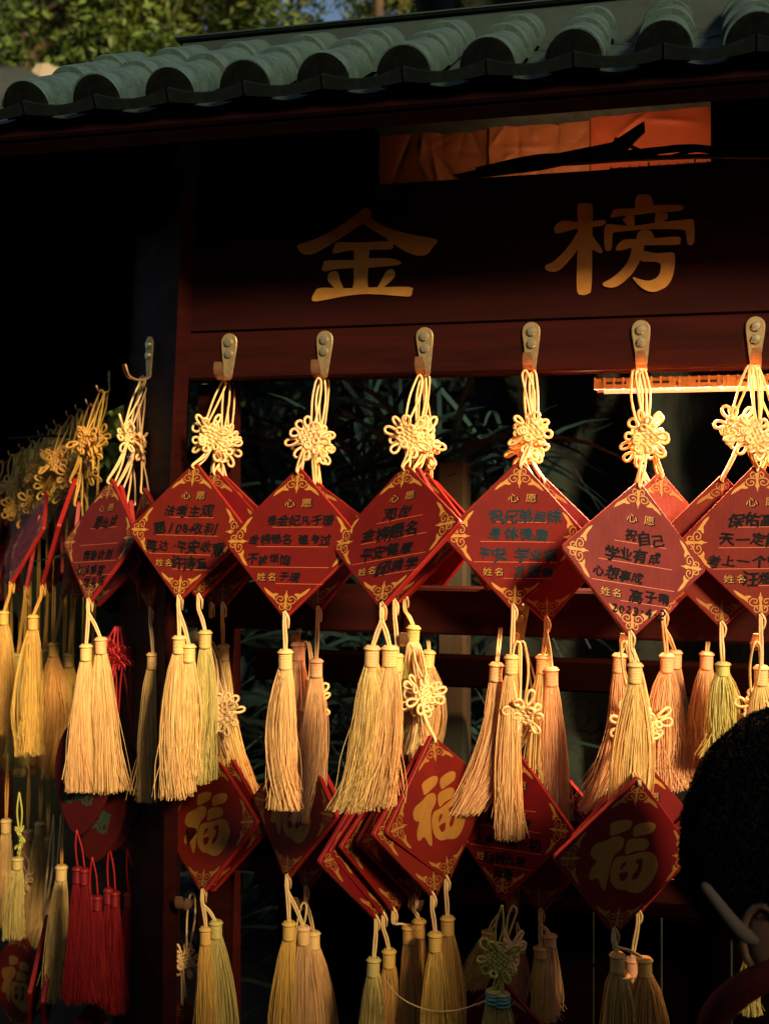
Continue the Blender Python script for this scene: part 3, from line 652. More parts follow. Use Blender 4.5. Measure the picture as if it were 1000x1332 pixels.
for q, top in ((p0, 0.57), (p0+WV*4, 1.79)):
    for off in (0, -0.06):
        for zz in (0.212, top): v.append((q.x+WN.x*off, q.y+WN.y*off, zz))
mb.add(v, [(0, 1, 5, 4), (2, 6, 7, 3), (1, 3, 7, 5), (0, 4, 6, 2), (0, 2, 3, 1), (4, 5, 7, 6)])
link('dark_fill_wall', mb.mesh('dark_fill_wall', [M['ceil']], sub=roof.location), roof)
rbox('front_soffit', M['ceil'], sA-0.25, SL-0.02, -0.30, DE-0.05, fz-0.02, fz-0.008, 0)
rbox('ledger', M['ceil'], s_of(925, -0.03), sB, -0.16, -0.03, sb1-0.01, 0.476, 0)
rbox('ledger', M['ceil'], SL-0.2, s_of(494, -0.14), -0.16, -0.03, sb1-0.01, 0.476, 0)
# wrinkled paper closing the gap over the signboard
def foil():
    nx, nz = 240, 80; s0, s1 = s_of(486, -0.14), s_of(946, -0.14); z0, z1 = sb1-0.05, 0.507
    X, Y = np.meshgrid(np.linspace(0, 1, nx), np.linspace(0, 1, nz)); r = np.random.default_rng(3)
    D = np.zeros_like(X); wd = s1-s0; hg = z1-z0
    for i in range(90):
        a = r.uniform(0, math.pi); cx, cy = r.random()*wd, r.random()*hg; dx, dy = X*wd-cx, Y*hg-cy
        al = dx*math.cos(a)+dy*math.sin(a); di = -dx*math.sin(a)+dy*math.cos(a); L = r.uniform(0.008, 0.035)
        D += r.uniform(-1, 1)*np.exp(-np.abs(di)/0.004)*np.exp(-(al/L)**2)*0.006
    for xx in (0.34, 0.63): D += 0.004*(X > xx)
    D += 0.004*np.sin(X*7+1)*np.sin(Y*3)
    V = [W(s0+(s1-s0)*x, -0.14+d, z0+(z1-z0)*y+0.004*math.sin(x*9)) for x, y, d in zip(X.ravel(), Y.ravel(), D.ravel())]
    i = np.arange(nz-1)[:, None]*nx+np.arange(nx-1)[None]; F = np.stack([i, i+1, i+nx+1, i+nx], -1).reshape(-1, 4)
    V = np.array([tuple(v) for v in V]); cx = X.ravel()[F[:, 0]]; e = empty('paper_sheet', 'creased brown paper, reddened by painted lamp glow, closing the gap above the signboard', 'paper sheet', Vector(V[0]))
    for a, b, m in ((-1, .34, 'foil2'), (.34, .63, 'foil'), (.63, 2, 'foil_glow')):  # brown-to-red steps put the lamp's glow into the paper colour
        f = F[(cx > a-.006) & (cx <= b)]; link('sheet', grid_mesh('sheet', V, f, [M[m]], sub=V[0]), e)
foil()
# ------------------------------------------------------------------ lamps
def lamp_fixture(label, s0, s1, d, z, up):
    e = empty('strip_lamp', label, 'lamp', W((s0+s1)/2, d, z)); sg = 1 if up else -1
    def b(nm, m, a0, a1, d0, d1, z0, z1, bev=0.001): return obox(nm, m, a0, a1, d0, d1, z0, z1, e, bev)
    b('housing', M['lampbody'], s0, s1, d-0.028, d+0.012, z-0.004*sg, z+0.002*sg)
    b('side_wall', M['lampbody'], s0, s1, d+0.0125, d+0.0155, z+sg*0.010, z-0.004*sg)
    b('side_wall', M['lampbody'], s0, s1, d-0.031, d-0.0285, z+sg*0.010, z-0.004*sg)
    n = int((s1-s0)/0.011)
    for k in range(n): b('fin', M['lampbody'], s0+k*0.011, s0+k*0.011+0.0022, d+0.0157, d+0.0200, z+sg*0.010, z-0.004*sg, 0)
    for k in range(int((s1-s0)/0.052)):
        a0 = s0+0.014+k*0.052; b('slot', M['cable'], a0, a0+0.024, d+0.0156, d+0.0159, z+sg*0.001, z+sg*0.004, 0)
        mc = MB(); tube(mc, spline([W(a0+0.03, d+0.016, z+sg*0.003), W(a0+0.03, d+0.021, z+sg*0.006), W(a0+0.031, d+0.020, z+sg*0.013)], 4), 0.0011, 5); link('clip', mc.mesh('clip', [M['screw']], smooth=True, sub=e.location), e)
    mb = MB(); tube(mb, [W(s0+0.01, d-0.008, z+sg*0.009), W(s1-0.01, d-0.008, z+sg*0.009)], 0.0045, 10)
    link('tube', mb.mesh('tube', [M['lampglow']], sub=e.location), e)
    return e
zl = ZB0-0.004
lampA = lamp_fixture('glowing orange strip lamp fixed under the hook beam at the right', s_of(775, -0.09), s_of(1090, -0.09), -0.080, z_of(880, 496, -0.09), False)
lampB = lamp_fixture('glowing orange strip lamp lying behind the top edge of the signboard', s_of(795, -0.06), s_of(940, -0.06), -0.055, sb1+0.000, True)
def area(name, s, d, z, sx, sy, energy, col, vec):
    l = bpy.data.lights.new(name, 'AREA'); l.shape = 'RECTANGLE'; l.size = sx; l.size_y = sy; l.energy = energy; l.color = col
    o = bpy.data.objects.new(name, l); COL.objects.link(o); o.location = W(s, d, z)
    z_ = -Vector(vec).normalized(); x_ = (U-z_*U.dot(z_)).normalized(); y_ = z_.cross(x_)
    o.rotation_euler = Matrix((x_, y_, z_)).transposed().to_euler(); return o
area('strip_lamp_light', s_of(930, -0.09), -0.088, z_of(880, 500, -0.09)-0.012, 0.30, 0.03, 15, (1, 0.47, 0.22), Vector((0, 0, -1))+N*0.35)
area('strip_lamp_light', s_of(800, -0.06), -0.048, sb1+0.012, 0.30, 0.02, 0.15, (1, 0.46, 0.22), Vector((0, 0, 1))-N*0.6)
# cables and the loose strap above the sign
def cable(label, pts, r, nm='cable', cat='cable'):
    mb = MB(); P = [W(s_of(x, d), d, z_of(x, y, d)) for x, y, d in pts]; tube(mb, spline(P, 6), r, 8)
    o = link(nm, mb.mesh(nm, [M['cable']], smooth=True, sub=P[0])); o.location = P[0]; tag(o, label, cat)
cable('thick black cable sagging over the right top of the signboard', [(620, 222, -0.02), (700, 205, -0.01), (780, 203, 0), (850, 196, 0.0), (900, 192, 0), (960, 199, 0), (1060, 200, 0)], 0.0045)
cable('thin black cable curling up beside the glowing gap', [(800, 180, -0.01), (825, 192, 0), (860, 204, 0), (900, 196, 0), (940, 188, 0), (1000, 176, 0), (1060, 172, 0)], 0.0022)
cable('thin black wire lying low on the signboard top', [(640, 216, 0), (740, 212, 0), (830, 206, 0.004), (930, 203, 0.004), (1050, 206, 0.004)], 0.003)
mb = MB(); Pq = [hit(x, y, 0.004) for x, y in ((590, 228), (700, 205), (795, 186), (838, 158), (839, 172), (812, 199), (700, 222), (600, 234))]
sz = [((p-O).dot(U), p.z) for p in Pq]; F = [W(a, 0.008, b) for a, b in sz]+[W(a, 0.004, b) for a, b in sz]; n = len(sz)
mb.add([tuple(p) for p in F], fill2d(sz)+[tuple(x+n for x in t)[::-1] for t in fill2d(sz)]+[(i, (i+1) % n, n+(i+1) % n, n+i) for i in range(n)])
tag(link('strap', mb.mesh('strap', [M['cable']])), 'bent dark metal strap sticking up across the paper above the sign', 'strap')
# ------------------------------------------------------------------ hooks
def plate_mesh(hh=0.027, wt=0.0105, wb=0.0058):
    mb = MB(); pts = []
    for i in range(13): a = math.pi*i/12; pts.append((wt*math.cos(a), hh-wt+wt*math.sin(a)))
    pts += [(-wt*0.98, hh-wt-0.006), (-wb, -hh+0.004), (-wb*0.8, -hh), (wb*0.8, -hh), (wb, -hh+0.004), (wt*0.98, hh-wt-0.006)]
    n = len(pts); e = 0.92; v = [(x, y, 0) for x, y in pts]+[(x, y, 0.0016) for x, y in pts]+[(x*e, y*0.985, 0.0022) for x, y in pts]
    f = [(l*n+i, l*n+(i+1) % n, (l+1)*n+(i+1) % n, (l+1)*n+i) for l in (0, 1) for i in range(n)]+[tuple(range(2*n, 3*n))]
    mb.add(v, f); return mb.mesh('plate', [M['zinc']])
def screw_mesh():
    mb = MB(); k = 14; v = []
    for r, z in ((0.0052, 0.0022), (0.0052, 0.0042), (0.0044, 0.0052), (0.0016, 0.0054)): v += [(math.cos(a)*r, math.sin(a)*r, z) for a in np.arange(k)*2*math.pi/k]
    f = [(l*k+i, l*k+(i+1) % k, (l+1)*k+(i+1) % k, (l+1)*k+i) for l in range(3) for i in range(k)]+[tuple(range(3*k, 4*k))]
    mb.add(v, f); return mb.mesh('screw', [M['screw']])
def prong_mesh(reach=0.036):
    pts = spline([(0, -0.026, 0.001), (0, -0.030, 0.008), (0, -0.031, 0.020), (0, -0.026, 0.031), (0, -0.012, reach)], 5); mb = MB(); v = []; w = 0.0058; t = 0.0011; n = len(pts)
    T = np.gradient(np.array(pts), axis=0); T /= np.linalg.norm(T, axis=1)[:, None]
    for i, p in enumerate(pts):
        nn = np.cross(T[i], (1, 0, 0)); ww = w*(1-0.25*max(0, (i-n+4)/3))
        for a, b in ((-1, -1), (1, -1), (1, 1), (-1, 1)): v.append(p+np.array((1, 0, 0))*a*ww+nn*b*t)
    f = [(i*4+q, i*4+(q+1) % 4, i*4+4+(q+1) % 4, i*4+4+q) for i in range(n-1) for q in range(4)]+[(0, 1, 2, 3), tuple((n-1)*4+q for q in (3, 2, 1, 0))]
    mb.add(v, f); return mb.mesh('prong', [M['copper']])
PLM, SCM, PRM = plate_mesh(), screw_mesh(), prong_mesh()
HG = 'metal hooks screwed to the rack'
def hook(label, P, yaw, k=1.0, plate=True):
    e = empty('wall_hook', label, 'hook', P, HG); R = Rm(yaw, 0, random.uniform(-0.05, 0.05))*k; R4 = Matrix([list(R[0]), list(R[1]), list(R[2])]).to_4x4()
    if plate:
        link('plate', PLM, e, R4)
        for y in (0.0155, 0.0015): link('screw', SCM, e, R4 @ Matrix.Translation((random.uniform(-.0006, .0006), y, 0)))
    link('prong', PRM, e, R4)
HK = {'A': (195, 464), 'B': (298, 462), 'C': (422, 459), 'D': (553, 455), 'E': (691, 449), 'F': (834, 447), 'G': (982, 443)}
desc = {'A': 'dark hook plate on the corner post, left of all the bright ones', 'B': 'orange-lit hook plate just right of the corner post', 'C': 'orange-lit hook plate under the left gold character',
        'D': 'hook plate between the two gold characters, left one', 'E': 'olive hook plate left of the right gold character', 'F': 'olive hook plate right under the second gold character, by the lamp', 'G': 'hook plate at the right edge of the beam'}
for k, (x, y) in HK.items():
    if k == 'A': hook(desc[k], at(x, y, 1.625), math.radians(-40), 1.0)
    else: hook(desc[k], hit(x, y, 0.0015), 0)
for x, ds in ((272, 'lower rail hook behind the leftmost front tassels'), (397, 'copper hook on the lower rail under the third plaque'), (535, 'lower rail hook behind the leaning tassels'), (676, 'grey-green hook plate on the lower rail behind the blue-inked plaque'), (815, 'lower rail hook behind the dated plaque'), (984, 'copper lower rail hook above the fuzzy head')):
    hook(ds, hit(x, 806, 0.0015), 0, plate=(x == 676))
for x, ds in ((248, 'bottom rail hook near the left knot'), (395, 'bottom rail hook under the second gold character board'), (545, 'bottom rail hook under the fanned plaques'), (668, 'grey plate hook on the bottom rail above the olive knot'), (828, 'bottom rail hook under the big gold character board')):
    hook(ds, hit(x, 1143, 0.0015), 0, plate=(x == 668))
# ------------------------------------------------------------------ behind the rack
def rock():
    nx, nz = 150, 130; r = np.random.default_rng(5); s0, s1 = s_of(545, -0.9), 3.2
    X, Y = np.meshgrid(np.linspace(0, 1, nx), np.linspace(0, 1, nz)); D = 0.45*np.sin(X*math.pi)**0.4
    for i in range(70):
        f = r.uniform(3, 70); a = r.normal(0, 0.5); ph = r.uniform(0, 6.3); D += 0.28/f**0.85*np.sin(X*f*3+Y*f*a*1.5+ph+2.0*np.sin(Y*r.uniform(2, 9)+ph))
    D -= 0.25*np.exp(-((X-0.22)/0.018)**2)*(0.5+0.5*np.sin(Y*5))
    V = [tuple(W(s0+(s1-s0)*x, -1.35+d, GROUND-0.1+3.0*y)) for x, y, d in zip(X.ravel(), Y.ravel(), D.ravel())]
    i = np.arange(nz-1)[:, None]*nx+np.arange(nx-1)[None]; F = np.stack([i, i+1, i+nx+1, i+nx], -1).reshape(-1, 4)
    return grid_mesh('rock_bank', np.array(V), F, [M['rock']])
tag(link('rock_bank', rock()), kind='structure')
def dark_hill():
    nx, nz = 80, 40; X, Y = np.meshgrid(np.linspace(0, 1, nx), np.linspace(0, 1, nz)); r = np.random.default_rng(8); D = np.zeros_like(X)
    for i in range(30): f = r.uniform(2, 25); D += 1.0/f*np.sin(X*f*5+r.uniform(0, 6))*np.sin(Y*f*2+r.uniform(0, 6))
    V = np.stack([-14+28*X, 5.2+3.5*Y**1.4+0.35*D, GROUND-0.2+3.0*Y], -1).reshape(-1, 3)
    i = np.arange(nz-1)[:, None]*nx+np.arange(nx-1)[None]; F = np.stack([i, i+1, i+nx+1, i+nx], -1).reshape(-1, 4)
    return grid_mesh('hillside', V, F, [M['hillearth']])
tag(link('hillside', dark_hill()), kind='structure')
def leaves(name, n, fpos, size, m, parent=None, droop=0.4, seed=1, asp=0.45, origin=(0, 0, 0)):
    r = np.random.default_rng(seed); P = fpos(r, n); a = r.uniform(0, 2*math.pi, n); b = r.normal(0, 0.7, n)-droop*0.3
    d = np.stack([np.cos(a)*np.cos(b), np.sin(a)*np.cos(b), np.sin(b)], -1); q = r.normal(0, 1, (n, 3)); w = np.cross(d, q); w /= np.linalg.norm(w, axis=1)[:, None]
    L = (size*r.uniform(0.6, 1.4, n))[:, None]; up = np.cross(w, d)
    V = np.stack([P, P+d*L*0.4+w*L*asp*0.5+up*L*0.06, P+d*L, P+d*L*0.4-w*L*asp*0.5+up*L*0.06], 1).reshape(-1, 3)
    F = np.arange(n*4).reshape(-1, 4); t = np.repeat(np.clip(r.normal(0.5, 0.25, n), 0, 1), 4)
    return link(name, grid_mesh(name, V, F, [m], t, False, origin), parent)
def blades():
    r = np.random.default_rng(4); n = 900; S = 7; v = np.linspace(0, 1, S)
    s = r.uniform(s_of(330, -0.5), s_of(620, -0.7), n); d = r.uniform(-1.2, -0.35, n); z0 = r.uniform(-1.3, 0.12, n)
    th = r.uniform(-1.2, 1.2, n); L = r.uniform(0.15, 0.45, n); dr = r.uniform(0.3, 1.3, n); V = []
    base = np.array([tuple(W(a, b, c)) for a, b, c in zip(s, d, z0)]); U3 = np3(U); N3 = np3(N)
    for t in v:
        c = base+U3*(np.sin(th)*L*t)[:, None]+np.array((0, 0, 1))*((np.cos(th)*t-dr*t*t*0.8)*L)[:, None]+N3*(L*t*0.25)[:, None]
        w = 0.0042*math.sin(math.pi*min(1, t*0.85+0.12))+0.0004
        o = U3*(np.cos(th)*w)[:, None]+np.array((0, 0, 1))*(-np.sin(th)*w)[:, None]
        V += [c-o, c+o]
    V = np.stack(V, 1).reshape(-1, 3); i = np.arange(n)[:, None]*2*S+np.arange(S-1)[None]*2
    F = np.stack([i, i+1, i+3, i+2], -1).reshape(-1, 4); t = np.repeat(r.random(n), 2*S)
    return grid_mesh('bamboo_grass', V, F, [M['blade']], t)
tag(link('bamboo_grass', blades()), 'dark arching grass leaves growing behind the rack', 'grass', kind='stuff')
leaves('ground_cover', 26000, lambda r, n: np.stack([r.uniform(-0.7, 3.5, n), 3.6+r.uniform(0, 2.6, n), GROUND+r.uniform(0, 2.4, n)], -1), 0.10, M['gc'], seed=22)
tag(bpy.data.objects['ground_cover'], 'dark shaded undergrowth on the bank behind the rack', 'undergrowth', kind='stuff')
# old stake behind the rack
mb = MB(); cst = at(590, HOR, 1.80); zt = (HOR-602)/FPX*1.80
box(mb, (cst.x, cst.y, (GROUND+zt)/2), Z, U, N, (zt-GROUND)/2, 0.022, 0.022, 0, 0.005)
tag(link('wooden_stake', mb.mesh('wooden_stake', [M['oldwood']])), 'square weathered stake standing behind the rack in the middle', 'stake')
# trees beyond the roof
def tree(label, px, Y, top_py, crown_r, n, seed, m, lean=0.0, nm='leafy_tree', tr=0.10):
    b = at(px, HOR, Y); zt = (HOR-top_py)/FPX*Y; e = empty(nm, label, 'tree', (b.x, b.y, GROUND-0.1), 'trees beyond the roof'); r = random.Random(seed); mb = MB()
    tp = np.array((b.x+lean, b.y, zt)); b0 = np.array((b.x, b.y, GROUND-0.1)); tube(mb, spline([b0, b0*0.5+tp*0.5+np.array((lean*0.2+0.08, 0, 0)), tp], 8), np.linspace(tr, tr*0.3, 17), 9)
    ends = [tp]
    for i in range(11):
        t = r.uniform(0.35, 0.95); p = b0+(tp-b0)*t; a = r.uniform(0, 6.28); L = crown_r*r.uniform(0.5, 1.0)
        q = p+np.array((math.cos(a)*L, math.sin(a)*L*0.7, L*r.uniform(0.1, 0.7))); ends.append(q)
        tube(mb, spline([p, p*0.5+q*0.5+np.array((0, 0, 0.12*L)), q], 5), np.linspace(tr*0.4, tr*0.08, 11), 6)
        for _ in range(2):
            q2 = q+np.array((r.uniform(-1, 1), r.uniform(-1, 1), r.uniform(-0.3, 0.8)))*crown_r*0.35; m0 = p*0.4+q*0.6; ends.append(q2); tube(mb, [m0, m0*0.5+q2*0.5+np.array((0, 0, .05)), q2], [tr*0.16, tr*0.1, tr*0.04], 5)
    link('trunk', mb.mesh('trunk', [M['bark']], smooth=True, sub=e.location), e)
    E = np.array(ends)
    def fp(rr, n):
        k = rr.integers(0, len(E), n); g = rr.normal(0, 1, (n, 3)); sub = np.random.default_rng(seed+5).normal(0, crown_r*0.22, (len(E)*5, 3))
        k2 = k*5+rr.integers(0, 5, n); return E[k]+sub[k2]+g*crown_r*0.085
    leaves('crown', int(n*1.5), fp, 0.065, m, e, seed=seed, origin=tuple(e.location))
tree('broad leafy tree at far left with a thin trunk and sunlit yellow-green leaves', 30, 7.0, 10, 1.0, 15000, 1, M['leaf'])
tree('dense leafy tree second from the left beyond the roof end', 150, 7.6, -10, 0.9, 15000, 2, M['leaf'], 0.1)
tree('dark leafy tree behind the roof ridge end', 235, 8.4, 0, 0.9, 12000, 3, M['leafdark'], -0.2)
tree('sparse tree with bare slanting limbs against the pale sky', 400, 8.6, -40, 0.9, 9000, 4, M['leaf'], 0.5, tr=0.09)
tree('leafy tree filling the gap over the middle of the ridge', 520, 8.9, -60, 0.9, 11000, 7, M['leafdark'])
tree('shaded tree behind the others at far left', 60, 9.5, 10, 0.9, 14000, 5, M['leafdark'])
tree('bushy tree in the gap above the third tile row', 300, 7.4, 30, 0.7, 9000, 6, M['leaf'], 0.0)
def boulder(label, px, py, Y, rx, rz, m, seed):
    c = at(px, py, Y); r = np.random.default_rng(seed); mb = MB(); k, l = 14, 9; v = []
    for j in range(l+1):
        for i in range(k):
            a = 2*math.pi*i/k; b = math.pi*j/l; q = 1+0.1*math.sin(3*a+seed)+0.08*math.cos(5*b+a)
            x, y, z = math.cos(a)*math.sin(b), math.sin(a)*math.sin(b), math.cos(b); f = (abs(x)**4+abs(y)**4+abs(z)**4)**-0.25*q
            v.append((c.x+x*f*rx, c.y+y*f*rx, c.z+z*f*rz))
    mb.add(v, [(j*k+i, j*k+(i+1) % k, (j+1)*k+(i+1) % k, (j+1)*k+i) for j in range(l) for i in range(k)])
    tag(link('boulder', mb.mesh('boulder', [m])), label, 'boulder')
boulder('pale tan boulder on the slope just above the left tile row', 68, 118, 5.6, 0.10, 0.10, M['stone'], 1)
boulder('large grey boulder at the left edge above the roof', 5, 150, 5.4, 0.20, 0.19, M['greystone'], 2)
# ================================================================== PLAQUES, FIRST ROW
D_ = math.radians
def hp(k, i=0): x, y = HK[k]; return (x-3+i*5 if k != 'A' else x-10+i*4, y+34)
def yf(x, d): return YM(x, d)
# hook A (corner post)
YA = 1.66
unit('narrow looking plaque on the corner post hook, dark with five lines of brush writing', (186, 492), 1.665, {'T': (149, 624), 'B': (117, 788), 'L': (82, 705), 'R': (180, 697)}, 1.60, D_(-42), (163, 566), 'text',
     [('愿出战', 0.1, .19), ('', 0, 0), ('荐音收到', 0.05, .19), ('七保第官', -.08, .19), ('龙头将', 0.08, .19)], [((112, 838), (107, 1031), .0195), ((131, 829), (146, 1031), .021, 'thread', .004)], kyaw=D_(-70), sy=.5)
unit('plaque directly behind the dark one on the corner post, only its right edge showing', (190, 494), 1.69, {'T': (158, 630), 'B': (127, 790)}, 1.63, D_(-40), (172, 572), 'plain', None, (), kyaw=D_(-75))
unit('small shaded plaque between the corner post plaque and the first bright one', (187, 490), 1.71, {'T': (188, 634), 'B': (198, 798)}, 1.60, D_(-42), (184, 582), 'plain', None, [((199, 849), (191, 1041), .020, 'thread', 0, 1.565)], kyaw=D_(-60), ns=300)
unit('plaque hidden low behind the corner post plaque, its tip touching the rail', (184, 492), 1.72, {'T': (170, 650), 'B': (186, 800)}, 1.665, D_(-42), (176, 585), 'plain', None, (), kyaw=D_(-60))
# hook B
unit('bright red plaque leftmost of the well lit ones, four crowded lines of black writing', hp('B', -1), 1.53, {'T': (258, 602), 'B': (235, 782), 'L': (166, 689), 'R': (322, 692)}, 1.455, D_(14), (272, 566), 'text',
     [('法考主观', 0.0, .20), ('题108+收利', -.03, .19), ('再达,平安收意', 0, .19), ('许诗童', 0.12, .20)], [((233, 827), (228, 1034), .0205), ((246, 838), (243, 1010), .016)], kyaw=D_(10), stack='B')
unit('plaque tucked behind the leftmost bright plaque, its bare right edge showing', hp('B', 0), 1.56, {'T': (283, 600), 'B': (258, 792)}, 1.49, D_(24), (287, 574), 'plain', None, [((267, 820), (262, 1018), .0165, 'threadolive')], kyaw=D_(40), stack='B')
unit('third plaque deep behind the leftmost bright plaque with peach tassel blown right', hp('B', 1), 1.58, {'T': (292, 612), 'B': (291, 797)}, 1.515, D_(8), (293, 580), 'plain', None, [((290, 838), (313, 1034), .020, 'thread', -.012, 1.56)], kyaw=D_(60), stack='B')
unit('plaque at the back of the hook right of the corner post, tassel hanging straight', hp('B', 0), 1.58, {'T': (276, 616), 'B': (276, 793)}, 1.535, D_(0), None, 'plain', None, [((279, 812), (282, 990), .017, 'threadpeach', 0, 1.60)], stack='B')
# hook C
unit('third bright plaque from the left with sparse thin writing on four ruled lines', hp('C', -1), 1.45, {'T': (393, 607), 'B': (371, 806), 'L': (291, 706), 'R': (472, 704)}, 1.40, D_(12), (401, 570), 'text',
     [('是金妃凡于珊', 0.10, .155), ('金榜题名 建考过', -.02, .15), ('不被烦恼', -.30, .15), ('于珊', 0.03, .15)], [((371, 845), (375, 1053), .0165, 'thread', -.006)], kyaw=D_(8), stack='C')
unit('plaque behind the sparse-writing plaque showing a gold corner at its upper right', hp('C', 0), 1.49, {'T': (411, 606), 'B': (415, 818)}, 1.46, D_(20), (411, 574), 'plain', None, [((411, 857), (407, 1071), .0155, 'threadpeach')], kyaw=D_(35), stack='C')
unit('backmost plaque on the hook under the left gold character', hp('C', 1), 1.52, {'T': (418, 616), 'B': (388, 812)}, 1.54, D_(5), (416, 582), 'plain', None, [((387, 836), (388, 1010), .017, 'threadpeach', 0, 1.46)], kyaw=D_(60), stack='C')
# hook D
unit('bright plaque with four lines of bold brush writing, fourth from the left', hp('D', -1), 1.42, {'T': (527, 601), 'B': (490, 791), 'L': (436, 716), 'R': (606, 680)}, 1.405, D_(12), (530, 568), 'text',
     [('邓悦', 0.02, .21), ('金榜题名', -.05, .21), ('平安健康', -.05, .20), ('邱楠学', 0.17, .21)], [((484, 840), (462, 1052), .0235, 'thread', .010), ((507, 840), (488, 1051), .0215)], kyaw=D_(5), stack='D')
unit('plaque behind the bold-writing plaque, bright red strip with gold scroll at its top', hp('D', 0), 1.45, {'T': (545, 598), 'B': (511, 797)}, 1.45, D_(14), (548, 572), 'plain', None, [((517, 850), (498, 1030), .017, 'thread', .006)], kyaw=D_(20), stack='D')
unit('third plaque in the stack over the old stake, tassel slanting down left', hp('D', 1), 1.47, {'T': (555, 596), 'B': (527, 800)}, 1.50, D_(18), (552, 585), 'plain', None, [((538, 814), (508, 1005), .0155, 'threadolive', .014, 1.44)], kyaw=D_(-20), stack='D')
unit('backmost plaque of the stack over the old stake, its tassel slanting left', hp('D', 0), 1.48, {'T': (562, 604), 'B': (557, 808)}, 1.56, D_(14), None, 'plain', None, [((558, 846), (515, 1030), .019, 'thread', .024, 1.47)], stack='D')
# hook E
unit('faded plaque with a bluish smear and blue-black writing right of the middle', hp('E', -1), 1.38, {'T': (679, 607), 'B': (668, 801), 'L': (573, 691), 'R': (764, 690)}, 1.345, D_(10), (691, 560), 'text',
     [('祝兄弟姐妹', 0.10, .19), ('身体健康', .02, .20), ('平安 学业有', 0.02, .19), ('孔筱琳', 0.26, .18)], [((665, 852), (660, 1093), .0150, 'thread')], blue=True, kyaw=D_(5), stack='E')
unit('plaque behind the blue-inked one, glowing orange along its right edge', hp('E', 1), 1.41, {'T': (705, 618), 'B': (711, 812)}, 1.395, D_(10), (693, 575), 'plain', None, [((706, 852), (706, 1089), .0245, 'thread'), ((717, 868), (722, 1070), .016, 'threadpeach', 0, 1.385)], kyaw=D_(40), stack='E')
unit('plaque behind the blue-inked one at lower left, peach tassel leaning left', hp('E', 0), 1.42, {'T': (700, 612), 'B': (649, 808)}, 1.44, D_(4), (684, 582), 'plain', None, [((646, 862), (604, 1058), .0195, 'threadpeach', .022, 1.38)], kyaw=D_(-20), stack='E')
# hook F
unit('large plaque with a date written at its foot, under the second gold character', hp('F', 0), 1.34, {'T': (831, 624), 'B': (823, 828), 'L': (726, 713), 'R': (914, 746)}, 1.32, D_(8), (839, 566), 'text',
     [('祝自己', .12, .19), ('学业有成', -.03, .19), ('心想事成', -.22, .17), ('高子晴', .23, .18), ('2023.4.2', .08, .16)], [((826, 862), (818, 1093), .0170, 'thread', .002)], kyaw=D_(0), stack='F')
unit('plaque behind the dated plaque, its bare upper right side orange from the lamp', hp('F', 1), 1.37, {'T': (857, 606), 'B': (864, 812)}, 1.38, D_(12), (845, 570), 'plain', None, [((867, 850), (868, 1028), .0215, 'threadpeach', 0, 1.37), ((878, 846), (876, 1015), .017, 'threadpeach', 0, 1.39)], kyaw=D_(15), stack='F')
unit('third plaque under the second gold character, peach tassel swept far left', hp('F', -1), 1.38, {'T': (845, 618), 'B': (817, 818)}, 1.44, D_(4), (832, 580), 'plain', None, [((806, 850), (772, 1052), .0215, 'threadpeach', .016, 1.36)], kyaw=D_(50), stack='F')
# hook G
unit('rightmost plaque in view, cut by the picture edge, four lines about the exam', hp('G', 0), 1.30, {'T': (984, 605), 'B': (990, 806), 'L': (880, 706)}, 1.275, D_(8), (980, 566), 'text',
     [('保佑高考', .02, .19), ('天一定能出', 0, .19), ('考上一个好大学', 0, .18), ('汪煜', -.02, .19)], [((990, 866), (990, 1060), .022, 'thread')], kyaw=D_(0), stack='G')
unit('dark-fronted plaque swung left between the dated one and the rightmost one', hp('G', -1), 1.33, {'T': (939, 617), 'B': (938, 818)}, 1.36, D_(8), (958, 556), 'plain', None, [((940, 862), (940, 985), .023, 'threadolive', 0, 1.32)], kyaw=D_(-10))
unit('plaque behind the swung one near the lamp, tassel hidden by the fuzzy head', hp('G', 1), 1.34, {'T': (985, 612), 'B': (919, 818)}, 1.42, D_(0), (992, 580), 'plain', None, [((919, 848), (908, 1010), .0185, 'threadpeach', 0, 1.37)], kyaw=D_(30), stack='G')
unit('plaque behind the rightmost one, mostly beyond the picture edge', hp('G', 1), 1.34, {'T': (1010, 606), 'B': (1014, 810)}, 1.35, D_(10), (1004, 574), 'plain', None, [((1012, 850), (1012, 1050), .020, 'threadpeach')], kyaw=D_(20), stack='G')
# ================================================================== SECOND ROW
def h2(x): return (x, 836)
FU = 'gold character'
unit('leftmost gold-character plaque of the second row, straight under the first bright plaque', h2(272), 1.54, {'T': (283, 984), 'B': (264, 1158), 'L': (214, 1078), 'R': (337, 1072)}, 1.43, D_(8), (282, 925), 'fu', None, [((268, 1206), (264, 1420), .021, 'threadyellow'), ((281, 1198), (287, 1410), .020, 'threadolive')], stack='r14')
unit('plaque edge showing behind the leftmost gold-character plaque of the second row', h2(276), 1.56, {'T': (300, 980), 'B': (277, 1162), 'R': (352, 1078)}, 1.51, D_(0), (290, 930), 'plain', None, (), stack='r14')
unit('gold-character plaque half hidden by tassels, second of its kind in the second row', h2(397), 1.47, {'T': (392, 955), 'B': (374, 1146), 'R': (440, 1062)}, 1.45, D_(-10), (398, 912), 'fu', None, [((376, 1199), (371, 1420), .0205, 'threadyellow'), ((395, 1205), (402, 1420), .021, 'thread', -.004)], kyaw=0.2, stack='r20')
unit('plaque behind the tassel-hidden gold-character one, its lower right side visible', h2(400), 1.50, {'T': (410, 970), 'B': (397, 1166)}, 1.49, D_(-4), (404, 920), 'plain', None, [((408, 1212), (418, 1420), .019, 'thread', .022, 1.50)], kyaw=0.3, stack='r20')
